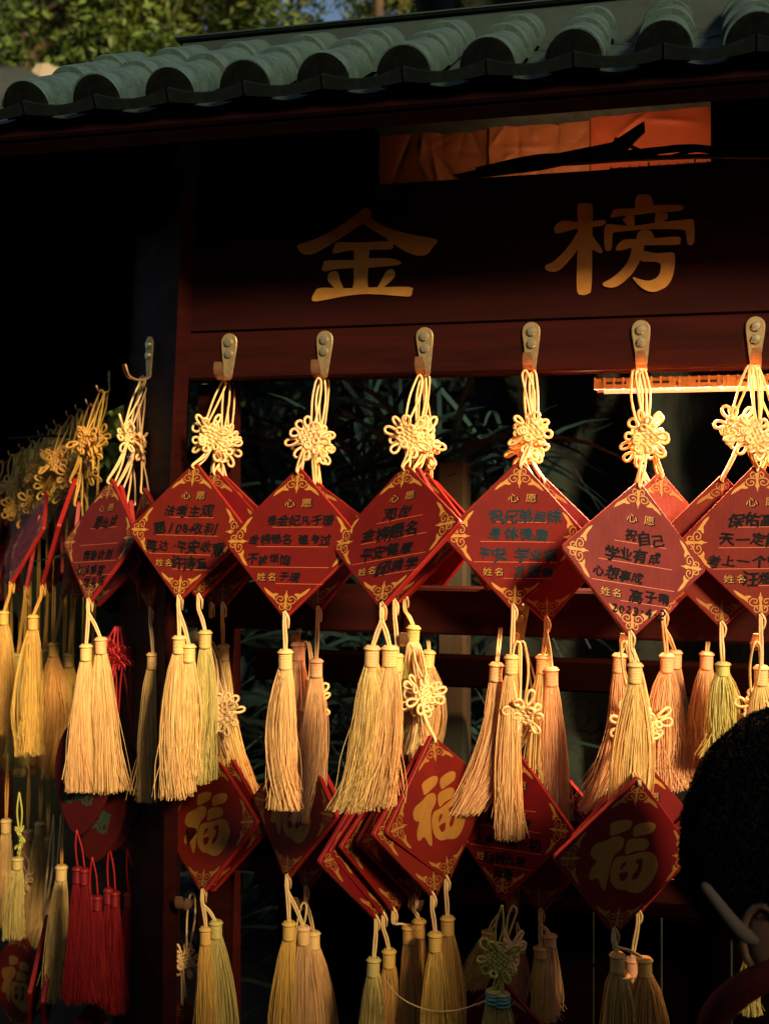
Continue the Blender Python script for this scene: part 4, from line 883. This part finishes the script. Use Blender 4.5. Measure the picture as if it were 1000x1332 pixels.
fan = [('foremost plaque of the fanned stack, pinkish with a gold character', 560, 956, 582, 1147, 1.37, 'fu', ((582, 1192), (584, 1400)), .0155),
       ('second plaque of the fanned stack, mostly edge with gold scroll', 548, 968, 564, 1170, 1.40, 'plain', ((566, 1213), (560, 1420)), .018),
       ('third plaque of the fanned stack, dark face between two bright edges', 528, 980, 540, 1172, 1.43, 'plain', ((545, 1196), (542, 1410)), .018),
       ('fourth plaque of the fanned stack with a scroll corner pointing left', 512, 994, 513, 1190, 1.45, 'fu', ((532, 1204), (530, 1400)), .0165),
       ('fifth plaque of the fanned stack, dark red with gilt at its foot', 496, 1000, 500, 1196, 1.47, 'plain', ((506, 1235), (503, 1430)), .018),
       ('hindmost plaque of the fanned stack, farthest left and lowest', 480, 1004, 491, 1202, 1.49, 'plain', ((486, 1246), (468, 1430)), .022)]
for i, (lb, tx, ty, bx, by, Yc, fc, tt, w) in enumerate(fan):
    unit(lb, (543-i*2, 838), 1.43, {'T': (tx, ty), 'B': (bx, by)}, Yc, D_(58), (552-i*4, 905), fc, None, [(tt[0], tt[1], w, 'threadolive' if i == 5 else 'threadyellow')], roll=0.18, kyaw=D_(60), sy=.06, pitch=0.0)
unit('dark second-row plaque with lines of small black writing, under the blue-inked one', h2(673), 1.36, {'T': (672, 974), 'B': (653, 1172), 'L': (584, 1061), 'R': (747, 1082)}, 1.36, D_(0), (682, 930), 'text', [('', 0, 0), ('红岭愿考', 0, .17), ('上岸考到一切', 0, .17), ('顺利九班', 0, .16), ('许愿', 0, .15)], (), kyaw=0.1, stack='r34')
unit('plaque behind the small-writing one, bright red at its upper right edge', h2(679), 1.40, {'T': (700, 990), 'B': (703, 1194)}, 1.42, D_(0), (684, 936), 'plain', None, [((703, 1232), (704, 1330), .014, 'threadyellow'), ((715, 1216), (714, 1322), .013, 'threadpeach')], kyaw=0.5, stack='r34')
unit('thin plaque far behind the small-writing one, just an edge at the right', h2(682), 1.42, {'T': (716, 982), 'B': (722, 1180)}, 1.47, D_(5), None, 'plain', None, (), stack='r34')
unit('big plaque with a large gold character below the dated plaque', h2(812), 1.30, {'T': (829, 1010), 'B': (794, 1218), 'L': (720, 1116), 'R': (906, 1108)}, 1.362, D_(-2), (822, 945), 'fu', None, [((803, 1240), (801, 1420), .026, 'threadyellow'), ((838, 1246), (852, 1420), .026, 'threadyellow'), ((810, 1268), (812, 1400), .018, 'thread', 0, 1.26)], kyaw=0.1, stack='r41')
unit('bright red plaque behind the big gold-character one, a label word near its right side', h2(818), 1.34, {'T': (834, 985), 'B': (826, 1194), 'R': (925, 1085)}, 1.345, D_(2), (845, 940), 'text', None, [((822, 1246), (826, 1420), .018, 'threadpeach')], kyaw=0.6, stack='r41')
unit('hidden plaque low behind the big gold-character one, under the fuzzy head', h2(984), 1.28, {'T': (985, 985), 'B': (975, 1190)}, 1.33, D_(0), (985, 925), 'plain', None, [((975, 1240), (975, 1320), .012, 'threadolive')], stack='r49')
# third row: only a little shows
unit('plaque of the third row with dark writing, its point just above the picture foot', (668, 1180), 1.36, {'T': (652, 1274), 'B': (652, 1470)}, 1.37, D_(0), (662, 1236), 'text', [('吴睡', .1, .17), ('学业有成', 0, .17), None, None], (), kyaw=1.2)
unit('plaque point at the lower left of the third row behind the pale tassels', (250, 1164), 1.54, {'T': (240, 1298), 'B': (236, 1470)}, 1.56, D_(-5), (241, 1250), 'plain', None, (), kyaw=0.2)
unit('third-row plaque mostly below the picture under the second gold-character board', (395, 1176), 1.47, {'T': (396, 1318), 'B': (396, 1500)}, 1.50, D_(0), (388, 1262), 'plain', None, (), kyaw=0.9)
# tassels on short cords and the olive knot ornament
def charm(label, hook_, Yh, knotp, tts, cordm, kind, group='small tassel charms', wrap=False, ns=230, ky=0.0, ks=1.0):
    H = np3(at(hook_[0], hook_[1], Yh)); e = empty('tassel_charm', label, 'tassel charm', Vector(H), group); mb = MB(); u = np3(U)
    p0 = H
    if knotp:
        K = np3(at(knotp[0], knotp[1], Yh)); KR = Rm(ky, 0, 0.1)*ks; kw = Matrix.Translation(Vector(K-H)) @ Matrix([list(KR[0]), list(KR[1]), list(KR[2])]).to_4x4()
        link('knot', random.choice(KNOTS[cordm]), e, kw); kt = K+KR @ np.array((0, .014, 0)); p0 = K+KR @ np.array((0, -.014, 0))
        for s in (-1, 1): tube(mb, spline([H, H*0.5+kt*0.5+u*s*0.004, kt+u*s*0.001], 5), 0.0012, 5)
    for i, (tp, bt, w) in enumerate([q[:3] for q in tts]):
        T0 = np3(at(tp[0], tp[1], Yh-0.002*i)); B1 = np3(at(bt[0], bt[1], Yh-0.002*i)); tassel(e, T0, B1, w, kind, i+int(tp[0])+400, ns=ns, capr=0.0072)
        for s in (-1, 1): tube(mb, spline([p0, p0*0.5+T0*0.5+u*s*0.002, T0+u*s*0.001], 4), 0.0012, 5)
        if wrap:
            mw_ = MB()
            for q in range(3):
                c = T0+np.array((0, 0, -0.005-0.004*q)); tube(mw_, [c+np.array((math.cos(x), math.sin(x), 0))*0.0082 for x in np.arange(14)*2*math.pi/14], 0.0014, 5, closed=True)
            link('wrapping', mw_.mesh('wrapping', [M['teal']], smooth=True, sub=H), e)
    link('cord', mb.mesh('cord', [M[cordm]], smooth=True, sub=H), e); return e
charm('olive knotted charm with two green tassels below the small-writing plaque', (653, 1178), 1.33, (648, 1248), [((642, 1288), (638, 1370), .014, 'threadyellow'), ((653, 1292), (652, 1370), .012, 'threadyellow')], 'cordolive', 'threadolive', wrap=True, ky=0.1)
charm('single tassel blown sideways behind the olive knot', (648, 1190), 1.42, None, [((636, 1212), (608, 1284), .016)], 'cord', 'threadyellow')
charm('thin curled tassel at the right of the olive knot', (672, 1200), 1.42, None, [((676, 1225), (668, 1330), .012, 'threadyellow')], 'cord', 'threadpeach')
mb = MB(); P = [at(x, y, Y) for x, y, Y in ((498, 1268, 1.36), (510, 1288, 1.34), (530, 1304, 1.33), (560, 1315, 1.33), (592, 1315, 1.33), (622, 1306, 1.33), (636, 1300, 1.33))]
tube(mb, spline(P, 5), 0.0006, 4); o = link('loose_thread', mb.mesh('loose_thread', [M['cord']], sub=P[0])); o.location = P[0]; tag(o, 'long loose thread curving between the bottom tassels and the olive charm', 'thread')
# ================================================================== WING ON THE LEFT
wpts = [(132, 508), (118, 526), (104, 533), (92, 541), (76, 553), (66, 559), (55, 566), (43, 574), (30, 583), (16, 592), (2, 600), (-12, 606)]
wl = ['nearest plaque of the side wing, seen almost edge on with a wide gold knot', 'second plaque from the front of the side wing', 'third plaque from the front of the side wing', 'fourth plaque from the front of the side wing', 'fifth plaque from the front of the side wing', 'sixth plaque along the side wing, counted from the corner', 'seventh plaque along the side wing, counted from the corner', 'eighth plaque along the side wing, counted from the corner', 'ninth plaque along the side wing, counted from the corner', 'tenth plaque along the side wing, counted from the corner', 'plaque of the side wing at the very left picture edge', 'plaque of the side wing just past the left picture edge']
wT = [(99,622),(106,640),(114,648),(62,640),(55,645),(84,640),(40,650),(48,655),(30,655),(20,660),(6,664),(-6,668)]
wb = [(53,766),(78,792),(94,800),(12,762),(28,790),(60,785),(8,764),(34,785),(14,785),(-4,764),(-14,770),(-30,770)]
wt = [((43,800),(40,983)), ((70,836),(66,1012)), ((90,850),(88,1020)), ((5,795),(4,958)), ((23,850),(22,1000)), ((57,845),(60,1000)), ((10,840),(12,985)), ((31,862),(32,1010)), ((14,870),(14,1000)), ((-6,830),(-4,990)), ((-20,800),(-20,980)), ((-30,800),(-30,980))]
for i, (x, y) in enumerate(wpts):
    Yw = 1.80+i*0.055; bx, by = wb[i]; kx = x-10-i*0.6+(6 if i == 0 else 0)
    P = at(x, y, Yw); 
    hook(('hook %s on the side wing beam' % ('holding the ' + wl[i].split(' plaque')[0])) if i < 10 else ('hook holding the side wing plaque at the very left picture edge' if i == 10 else 'hook of the side wing just past the left picture edge'), P+Z*0.015+WN*(-0.012), math.radians(-55), 0.55, plate=(i < 1))
    unit(wl[i], (x, y), Yw, {'T': wT[i], 'B': (bx, by)}, Yw-0.02, D_(-62+(i*37 % 16)), ((x+wT[i][0])/2-6, (y+wT[i][1])/2+8, Yw-0.03), 'text', None, [(wt[i][0], wt[i][1], .0185 if i else .021, 'threadolive' if i in (4, 7) else 'threadyellow')], kyaw=D_(-15 if i % 3 == 0 else -45), roll=0.15, sy=.05, ns=170, cordm='cordgold')
    link_k = None
    if i < 9:
        charm(['loosely tied knotted cord in front of the %s hook of the side wing' % w for w in ('first', 'second', 'third', 'fourth', 'fifth', 'sixth', 'seventh', 'eighth', 'ninth')][i], (x+4, y+1), Yw-0.03, (x-12+(i % 2)*9, y+80+(i % 4)*5), [], 'cordgold', 'threadyellow', 'side wing charms', ky=D_(-30+i*9), ns=60)
    # a second knotted loop crowding the same hook
    if i < 9:
        charm(['gold knot and tassel crowding the %s hook of the side wing' % w for w in ('first', 'second', 'third', 'fourth', 'fifth', 'sixth', 'seventh', 'eighth', 'ninth')][i], (x+8, y+3), Yw+0.02, (x-4, y+62+(i % 3)*7), [((x-12+i, 880+i*2), (x-12+i, 990+i))  + (.015,)], 'cordgold', 'threadyellow', 'side wing charms', ky=D_(-35), ns=120)
        charm(['spare knotted cord behind the %s hook of the side wing' % w for w in ('first', 'second', 'third', 'fourth', 'fifth', 'sixth', 'seventh', 'eighth', 'ninth')][i], (x-4, y+5), Yw+0.05, (x-14, y+74-(i % 2)*9), [], 'cordgold', 'threadyellow', 'side wing charms', ky=D_(-25), ns=120)
for i, (x0, y0, x1, y1, k, Yw) in enumerate([(8, 1066, 4, 1206, 'thread', 1.9), (23, 1116, 20, 1220, 'threadolive', 1.75), (52, 1070, 34, 1236, 'thread', 1.95), (80, 1126, 70, 1300, 'thread', 1.72), (36, 1080, 40, 1180, 'threadpeach', 2.0), (62, 1090, 60, 1220, 'thread', 2.05)]):
    charm(['faint peach tassel at the left edge in the wing\'s lower row', 'bright olive-green tassel low on the side wing', 'brownish tassel leaning left low on the side wing', 'long pale tassel beside the crimson ones', 'dim short tassel behind the olive one', 'dim long tassel behind the brownish one'][i], (x0+2, y0-85), Yw, (x0+3, y0-24) if k == 'threadolive' else None, [((x0, y0), (x1, y1), .017)], 'cordolive' if k == 'threadolive' else 'cordgold', k, 'lower tassels of the side wing', ky=-0.9, ns=170, ks=.8)
# wing second row plaques (dim)
unit('dim gold-character plaque in the bottom left corner of the picture', (30, 1110), 1.95, {'T': (28, 1208), 'B': (22, 1350)}, 1.92, D_(-25), (32, 1150), 'fu', None, (), cordm='cord')
unit('edge-on red plaque standing steeply in the lower left', (70, 1060), 1.86, {'T': (62, 1190), 'B': (38, 1340)}, 1.80, D_(-68), None, 'plain', None, (), roll=0.1, sy=.05)
unit('second edge-on red plaque in the lower left, right of the steep one', (80, 1060), 1.84, {'T': (76, 1196), 'B': (58, 1345)}, 1.77, D_(-68), None, 'plain', None, (), roll=0.1, sy=.05)
unit('dark plaque behind the lowest crimson tassels at the picture foot', (120, 1180), 1.80, {'T': (124, 1296), 'B': (120, 1450)}, 1.78, D_(-30), None, 'plain', None, ())
# rounded drop-shaped plaques with crimson tassels
def drop_mesh():
    mb = MB(); pts = []
    for i in range(40):
        a = 2*math.pi*i/40; x = math.sin(a); y = math.cos(a); w = 0.050*x*(1-0.18*max(0, -y)**1.5); h = 0.072*y if y > 0 else 0.072*y*(1+0.12*abs(y)**3)
        pts.append((w, h))
    n = len(pts); v = [(x*s, y*s, z) for z, s in ((-.003, .99), (-.0024, 1), (.0024, 1), (.003, .99)) for x, y in pts]
    mb.add(v, [tuple(range(n)), tuple(range(3*n, 4*n))[::-1]]+[(l*n+i, l*n+(i+1) % n, (l+1)*n+(i+1) % n, (l+1)*n+i) for l in range(3) for i in range(n)])
    return mb.mesh('board', [M['darkred']])
DROP = drop_mesh()
mbp = MB()
for k, ch in enumerate('心愿'): put_text(mbp, ch, -0.018+0.036*k*0, -0.03, 0.03, 0.0033, 0, 0.03, 0.6, 1, k) if k == 0 else put_text(mbp, ch, 0.012, -0.026, 0.03, 0.0033, 0, 0.03, 0.6, 1, k)
DPR = mbp.mesh('dark_print', [mat('dark_green_print', (0.03, 0.06, 0.03), 0.5)])
for i, (lb, cx, cy, Yc, tts) in enumerate([
    ('frontmost rounded drop-shaped red plaque with two crimson tassels, left', 108, 1005, 1.60, [((101, 1128), (92, 1302)), ((110, 1130), (106, 1300))]),
    ('second rounded drop-shaped red plaque, one step right and behind', 128, 1042, 1.64, [((118, 1166), (118, 1305)), ((127, 1166), (126, 1300))]),
    ('third rounded drop-shaped red plaque, hardly showing behind the second', 150, 1030, 1.68, [((141, 1156), (140, 1310)), ((150, 1160), (150, 1318))]),
    ('last rounded drop-shaped red plaque, farthest right in shade', 173, 1035, 1.72, [((168, 1161), (170, 1310)), ((178, 1161), (180, 1306))])]):
    H = at(150+i*3, 815, Yc); e = empty('round_plaque', lb, 'wish plaque', H, 'drop-shaped plaques with crimson tassels'); C = np3(at(cx, cy, Yc)); R = Rm(D_(-18), -0.05, -0.05)
    b = link('board', DROP, e, Matrix.Translation(Vector(C)-H) @ Matrix([list(R[0]), list(R[1]), list(R[2])]).to_4x4()); link('dark_print', DPR, b)
    mb = MB(); tp = C+R @ np.array((0, .068, .004)); bt = C+R @ np.array((0, -.074, .004)); Hn = np3(H)
    kx = Hn*0.75+tp*0.25
    for s in (-1, 1): tube(mb, spline([Hn, kx+np3(U)*s*.006, tp*0.5+Hn*0.5+np3(U)*s*.003, tp], 5), 0.0013, 5)
    KR = Rm(D_(-40), 0, 0)*0.8; link('knot', KNOTS['cordred'][0], e, Matrix.Translation(Vector(kx)-H) @ Matrix([list(KR[0]), list(KR[1]), list(KR[2])]).to_4x4())
    for j, (a, c) in enumerate(tts):
        T0 = np3(at(a[0], a[1], Yc-.003*j)); B1 = np3(at(c[0], c[1], Yc-.003*j)); tassel(e, T0, B1, .0125, 'threadred', 300+i*5+j, capr=0.0058, ns=170); tube(mb, spline([bt, bt*.5+T0*.5+np.array((.002*(j*2-1), 0, 0)), T0], 4), 0.0012, 5)
    link('cord', mb.mesh('cord', [M['cordred']], smooth=True, sub=H), e)
# ================================================================== PERSON
def person():
    Yp = 1.0; hc = np3(at(1046, 1112, Yp)); base = Vector((hc[0]+0.03, hc[1], GROUND))
    e = empty('person', 'person with short fuzzy black hair and red-collared dark jacket, seen from behind', 'person', base); o = np3(base)
    # body: one continuous surface
    me = bpy.data.meshes.new('body'); zn = hc[2]-0.10
    J = {'pel': (0, 0, -0.62, .125), 'wst': (0, 0, -0.42, .115), 'chs': (0, 0.01, -0.22, .13), 'nek': (0, 0.0, -0.03, .048), 'hd0': (0, 0.01, 0.05, .05),
         'shl': (-0.15, 0, -0.13, .055), 'shr': (0.15, 0, -0.13, .055), 'ell': (-0.20, -0.02, -0.37, .04), 'elr': (0.20, -0.02, -0.37, .04), 'wrl': (-0.17, 0.14, -0.52, .028), 'wrr': (0.17, 0.14, -0.52, .028),
         'hpl': (-0.075, 0, -0.68, .08), 'hpr': (0.075, 0, -0.68, .08), 'knl': (-0.08, 0.01, -1.0, .055), 'knr': (0.08, 0.01, -1.0, .055), 'anl': (-0.08, 0, GROUND-zn+0.07, .038), 'anr': (0.08, 0, GROUND-zn+0.07, .038),
         'tol': (-0.08, 0.13, GROUND-zn+0.035, .033), 'tor': (0.08, 0.13, GROUND-zn+0.035, .033)}
    for k in ('knl', 'knr'): J[k] = (J[k][0], .01, (J['hpl'][2]+J['anl'][2])/2, .055)
    names = list(J); E = [('pel', 'wst'), ('wst', 'chs'), ('chs', 'nek'), ('nek', 'hd0'), ('chs', 'shl'), ('chs', 'shr'), ('shl', 'ell'), ('shr', 'elr'), ('ell', 'wrl'), ('elr', 'wrr'), ('pel', 'hpl'), ('pel', 'hpr'), ('hpl', 'knl'), ('hpr', 'knr'), ('knl', 'anl'), ('knr', 'anr'), ('anl', 'tol'), ('anr', 'tor')]
    me.from_pydata([(J[k][0], J[k][1], J[k][2]) for k in names], [(names.index(a), names.index(b)) for a, b in E], [])
    ob = bpy.data.objects.new('body', me); COL.objects.link(ob); sk = ob.modifiers.new('s', 'SKIN'); ob.modifiers.new('u', 'SUBSURF').levels = 2
    for i, k in enumerate(names): me.skin_vertices[0].data[i].radius = (J[k][3], J[k][3]*0.85); me.skin_vertices[0].data[i].use_root = (k == 'pel')
    bpy.context.view_layer.update(); m2 = bpy.data.meshes.new_from_object(ob.evaluated_get(bpy.context.evaluated_depsgraph_get())); bpy.data.objects.remove(ob)
    m2.name = 'jacket'; m2.materials.clear(); m2.materials.append(M['jacket']); m2.polygons.foreach_set('use_smooth', [True]*len(m2.polygons))
    off = Vector((0, 0, zn))-Vector((0, 0, base.z)); link('jacket', m2, e, Matrix.Translation(off))
    # head with face, turned to the rack and a little right
    k, l = 48, 36; A = math.radians(127); v = []
    for j in range(l+1):
        for i in range(k):
            a = 2*math.pi*i/k; b = math.pi*j/l; x, y, z = math.cos(a)*math.sin(b), math.sin(a)*math.sin(b), math.cos(b)   # face towards +y
            sx, sy, sz = 0.074, 0.092, 0.112; X, Y_, Z_ = x*sx, y*sy, z*sz
            if z < 0: X *= 1-0.28*z*z; Y_ *= 1-(0.34 if y < 0 else 0.10)*z*z
            X *= 1+0.0; g = lambda cx, cz, w: math.exp(-((X-cx)**2+(Z_-cz)**2)/w**2)
            if y > 0:
                Y_ += 0.020*math.exp(-(X/0.010)**2-((Z_+0.018)/0.018)**2)+0.006*g(0, -0.055, .014)-0.008*g(-.03, .008, .013)-0.008*g(.03, .008, .013)+0.006*math.exp(-(X/.03)**2-((Z_+.09)/.015)**2)
            v.append((X, Y_, Z_))
    mb = MB(); mb.add(v, [(j*k+i, (j+1)*k+i, (j+1)*k+(i+1) % k, j*k+(i+1) % k) for j in range(l) for i in range(k)])
    hm = Matrix.Translation(Vector(hc)-base+Vector((0, 0, 0))) @ Matrix.Rotation(-A, 4, 'Z') @ Matrix.Rotation(-0.05, 4, 'X')
    hd = link('head', mb.mesh('head', [M['skin']], smooth=True), e, hm)
    for s in (-1, 1):
        mb = MB(); ka = 12; vv = []
        for b_ in np.linspace(0, math.pi, 9):
            for a_ in np.arange(ka)*2*math.pi/ka:
                px_, py_, pz_ = math.cos(a_)*math.sin(b_), math.sin(a_)*math.sin(b_), math.cos(b_); dn = 0.45 if px_*s > 0 else 0
                vv.append((s*0.072+px_*0.010*(1-dn*math.exp(-(py_**2+pz_**2)*4)), -0.004+py_*0.015*(1-0.25*(pz_ < 0)), -0.048+pz_*0.027))
        mb.add(vv, [(j*ka+i, (j+1)*ka+i, (j+1)*ka+(i+1) % ka, j*ka+(i+1) % ka) for j in range(8) for i in range(ka)])
        tube(mb, [(s*0.079, -0.004+0.015*math.cos(t), -0.048+0.026*math.sin(t)) for t in np.linspace(-0.6, 4.2, 14)], 0.0032, 6)
        link('ear', mb.mesh('ear', [M['skin']], smooth=True), hd)
        mb = MB(); mb.add([(s*0.03+.011*math.cos(a)*math.sin(b), 0.078+.011*math.sin(a)*math.sin(b), .008+.008*math.cos(b)) for b in np.linspace(0, math.pi, 7) for a in np.arange(10)*2*math.pi/10], [(j*10+i, (j+1)*10+i, (j+1)*10+(i+1) % 10, j*10+(i+1) % 10) for j in range(6) for i in range(10)])
        link('eye', mb.mesh('eye', [M['ink']], smooth=True), hd)
    # hair cap and fuzzy strands
    r = np.random.default_rng(12); n = 30000; q = r.normal(0, 1, (n*2, 3)); q /= np.linalg.norm(q, axis=1)[:, None]
    keep = (q[:, 2] > -0.50+0.55*np.clip(q[:, 1]+0.1, 0, 1)*1.6) & ~((q[:, 1] > 0.45) & (q[:, 2] < 0.45)); q = q[keep][:n]; n = len(q)
    P = q*np.array((0.074, 0.092, 0.112)); P[:, :2] *= (1-np.where(q[:, 2] < 0, 0.30*q[:, 2]**2, 0))[:, None]
    P2 = P*1.07; d = q+r.normal(0, 0.18, (n, 3))+0.55*np.sin(q*np.array((19, 23, 17))+1.0)[:, [1, 2, 0]]; d[:, 2] -= 0.45; d /= np.linalg.norm(d, axis=1)[:, None]; L = r.uniform(0.003, 0.007, n)[:, None]
    w = np.cross(d, r.normal(0, 1, (n, 3))); w /= np.linalg.norm(w, axis=1)[:, None]; V = np.stack([P*1.03-w*.0007, P*1.03+w*.0007, P2+d*L*0.7+w*.0005, P2+d*L+np.array((0, 0, -0.002)), P2+d*L*0.7-w*.0005], 1).reshape(-1, 3)
    F = [(a*5, a*5+1, a*5+2, a*5+4) for a in range(n)]; F3 = [(a*5+4, a*5+2, a*5+3) for a in range(n)]; mb = MB(); mb.add(V, F+F3)
    # cap under the strands
    cv = []; 
    for j in range(25):
        for i in range(36):
            a = 2*math.pi*i/36; b = math.pi*0.66*j/24; x, y, z = math.cos(a)*math.sin(b), math.sin(a)*math.sin(b), math.cos(b)
            if y > 0: z = max(z, min(1, -0.3+0.75*y*1.2)) if z < 0.5 else z
            f = 1.055*(1-0.30*z*z if z < 0 else 1); cv.append((x*.074*f, y*.092*f, z*.112*1.05))
    mb.add(cv, [(j*36+i, (j+1)*36+i, (j+1)*36+(i+1) % 36, j*36+(i+1) % 36) for j in range(24) for i in range(36)])
    link('hair', mb.mesh('hair', [M['hair']]), hd)
    # collar ring, red, and pale neck band
    mb = MB(); pts = [(0.105*math.cos(t)+0.0, 0.085*math.sin(t)+0.0, -0.036-0.09*math.sin(t)) for t in np.arange(28)*2*math.pi/28]; tube(mb, pts, 0.012, 10, closed=True)
    link('collar', mb.mesh('collar', [M['redcloth']], smooth=True), e, Matrix.Translation(off))
    mb = MB(); P = [np3(at(x, y, Yq)) for x, y, Yq in ((914, 1150, .955), (928, 1168, .945), (948, 1194, .935), (966, 1214, .93), (984, 1226, .93))]; tube(mb, spline(P, 5), np.interp(np.linspace(0, 1, 21), [0, .1, .8, 1], [.002, .004, .006, .003]), 8)
    link('strap', mb.mesh('strap', [M['palecloth']], smooth=True, sub=base), e)
    for s in (-1, 1):   # hands: palm, four fingers and a thumb
        mb = MB(); w = np.array(J['wrl' if s < 0 else 'wrr'][:3]); tube(mb, [w, w+(0, .03, -.02), w+(0, .06, -.045)], [.020, .026, .024], 10)
        for f_ in range(4):
            b = w+(s*-.0+(f_-1.5)*.013, .058, -.043); Lf = (.055, .062, .058, .045)[f_]; tube(mb, spline([b, b+(0, Lf*.4, -Lf*.35), b+(0, Lf*.5, -Lf*.9)], 4), np.linspace(.0075, .0055, 9), 7)
        b = w+(-s*.020, .030, -.02); tube(mb, spline([b, b+(-s*.016, .02, -.012), b+(-s*.016, .04, -.03)], 4), np.linspace(.009, .006, 9), 7)
        link('hand', mb.mesh('hand', [M['skin']], smooth=True), e, Matrix.Translation(off))
person()
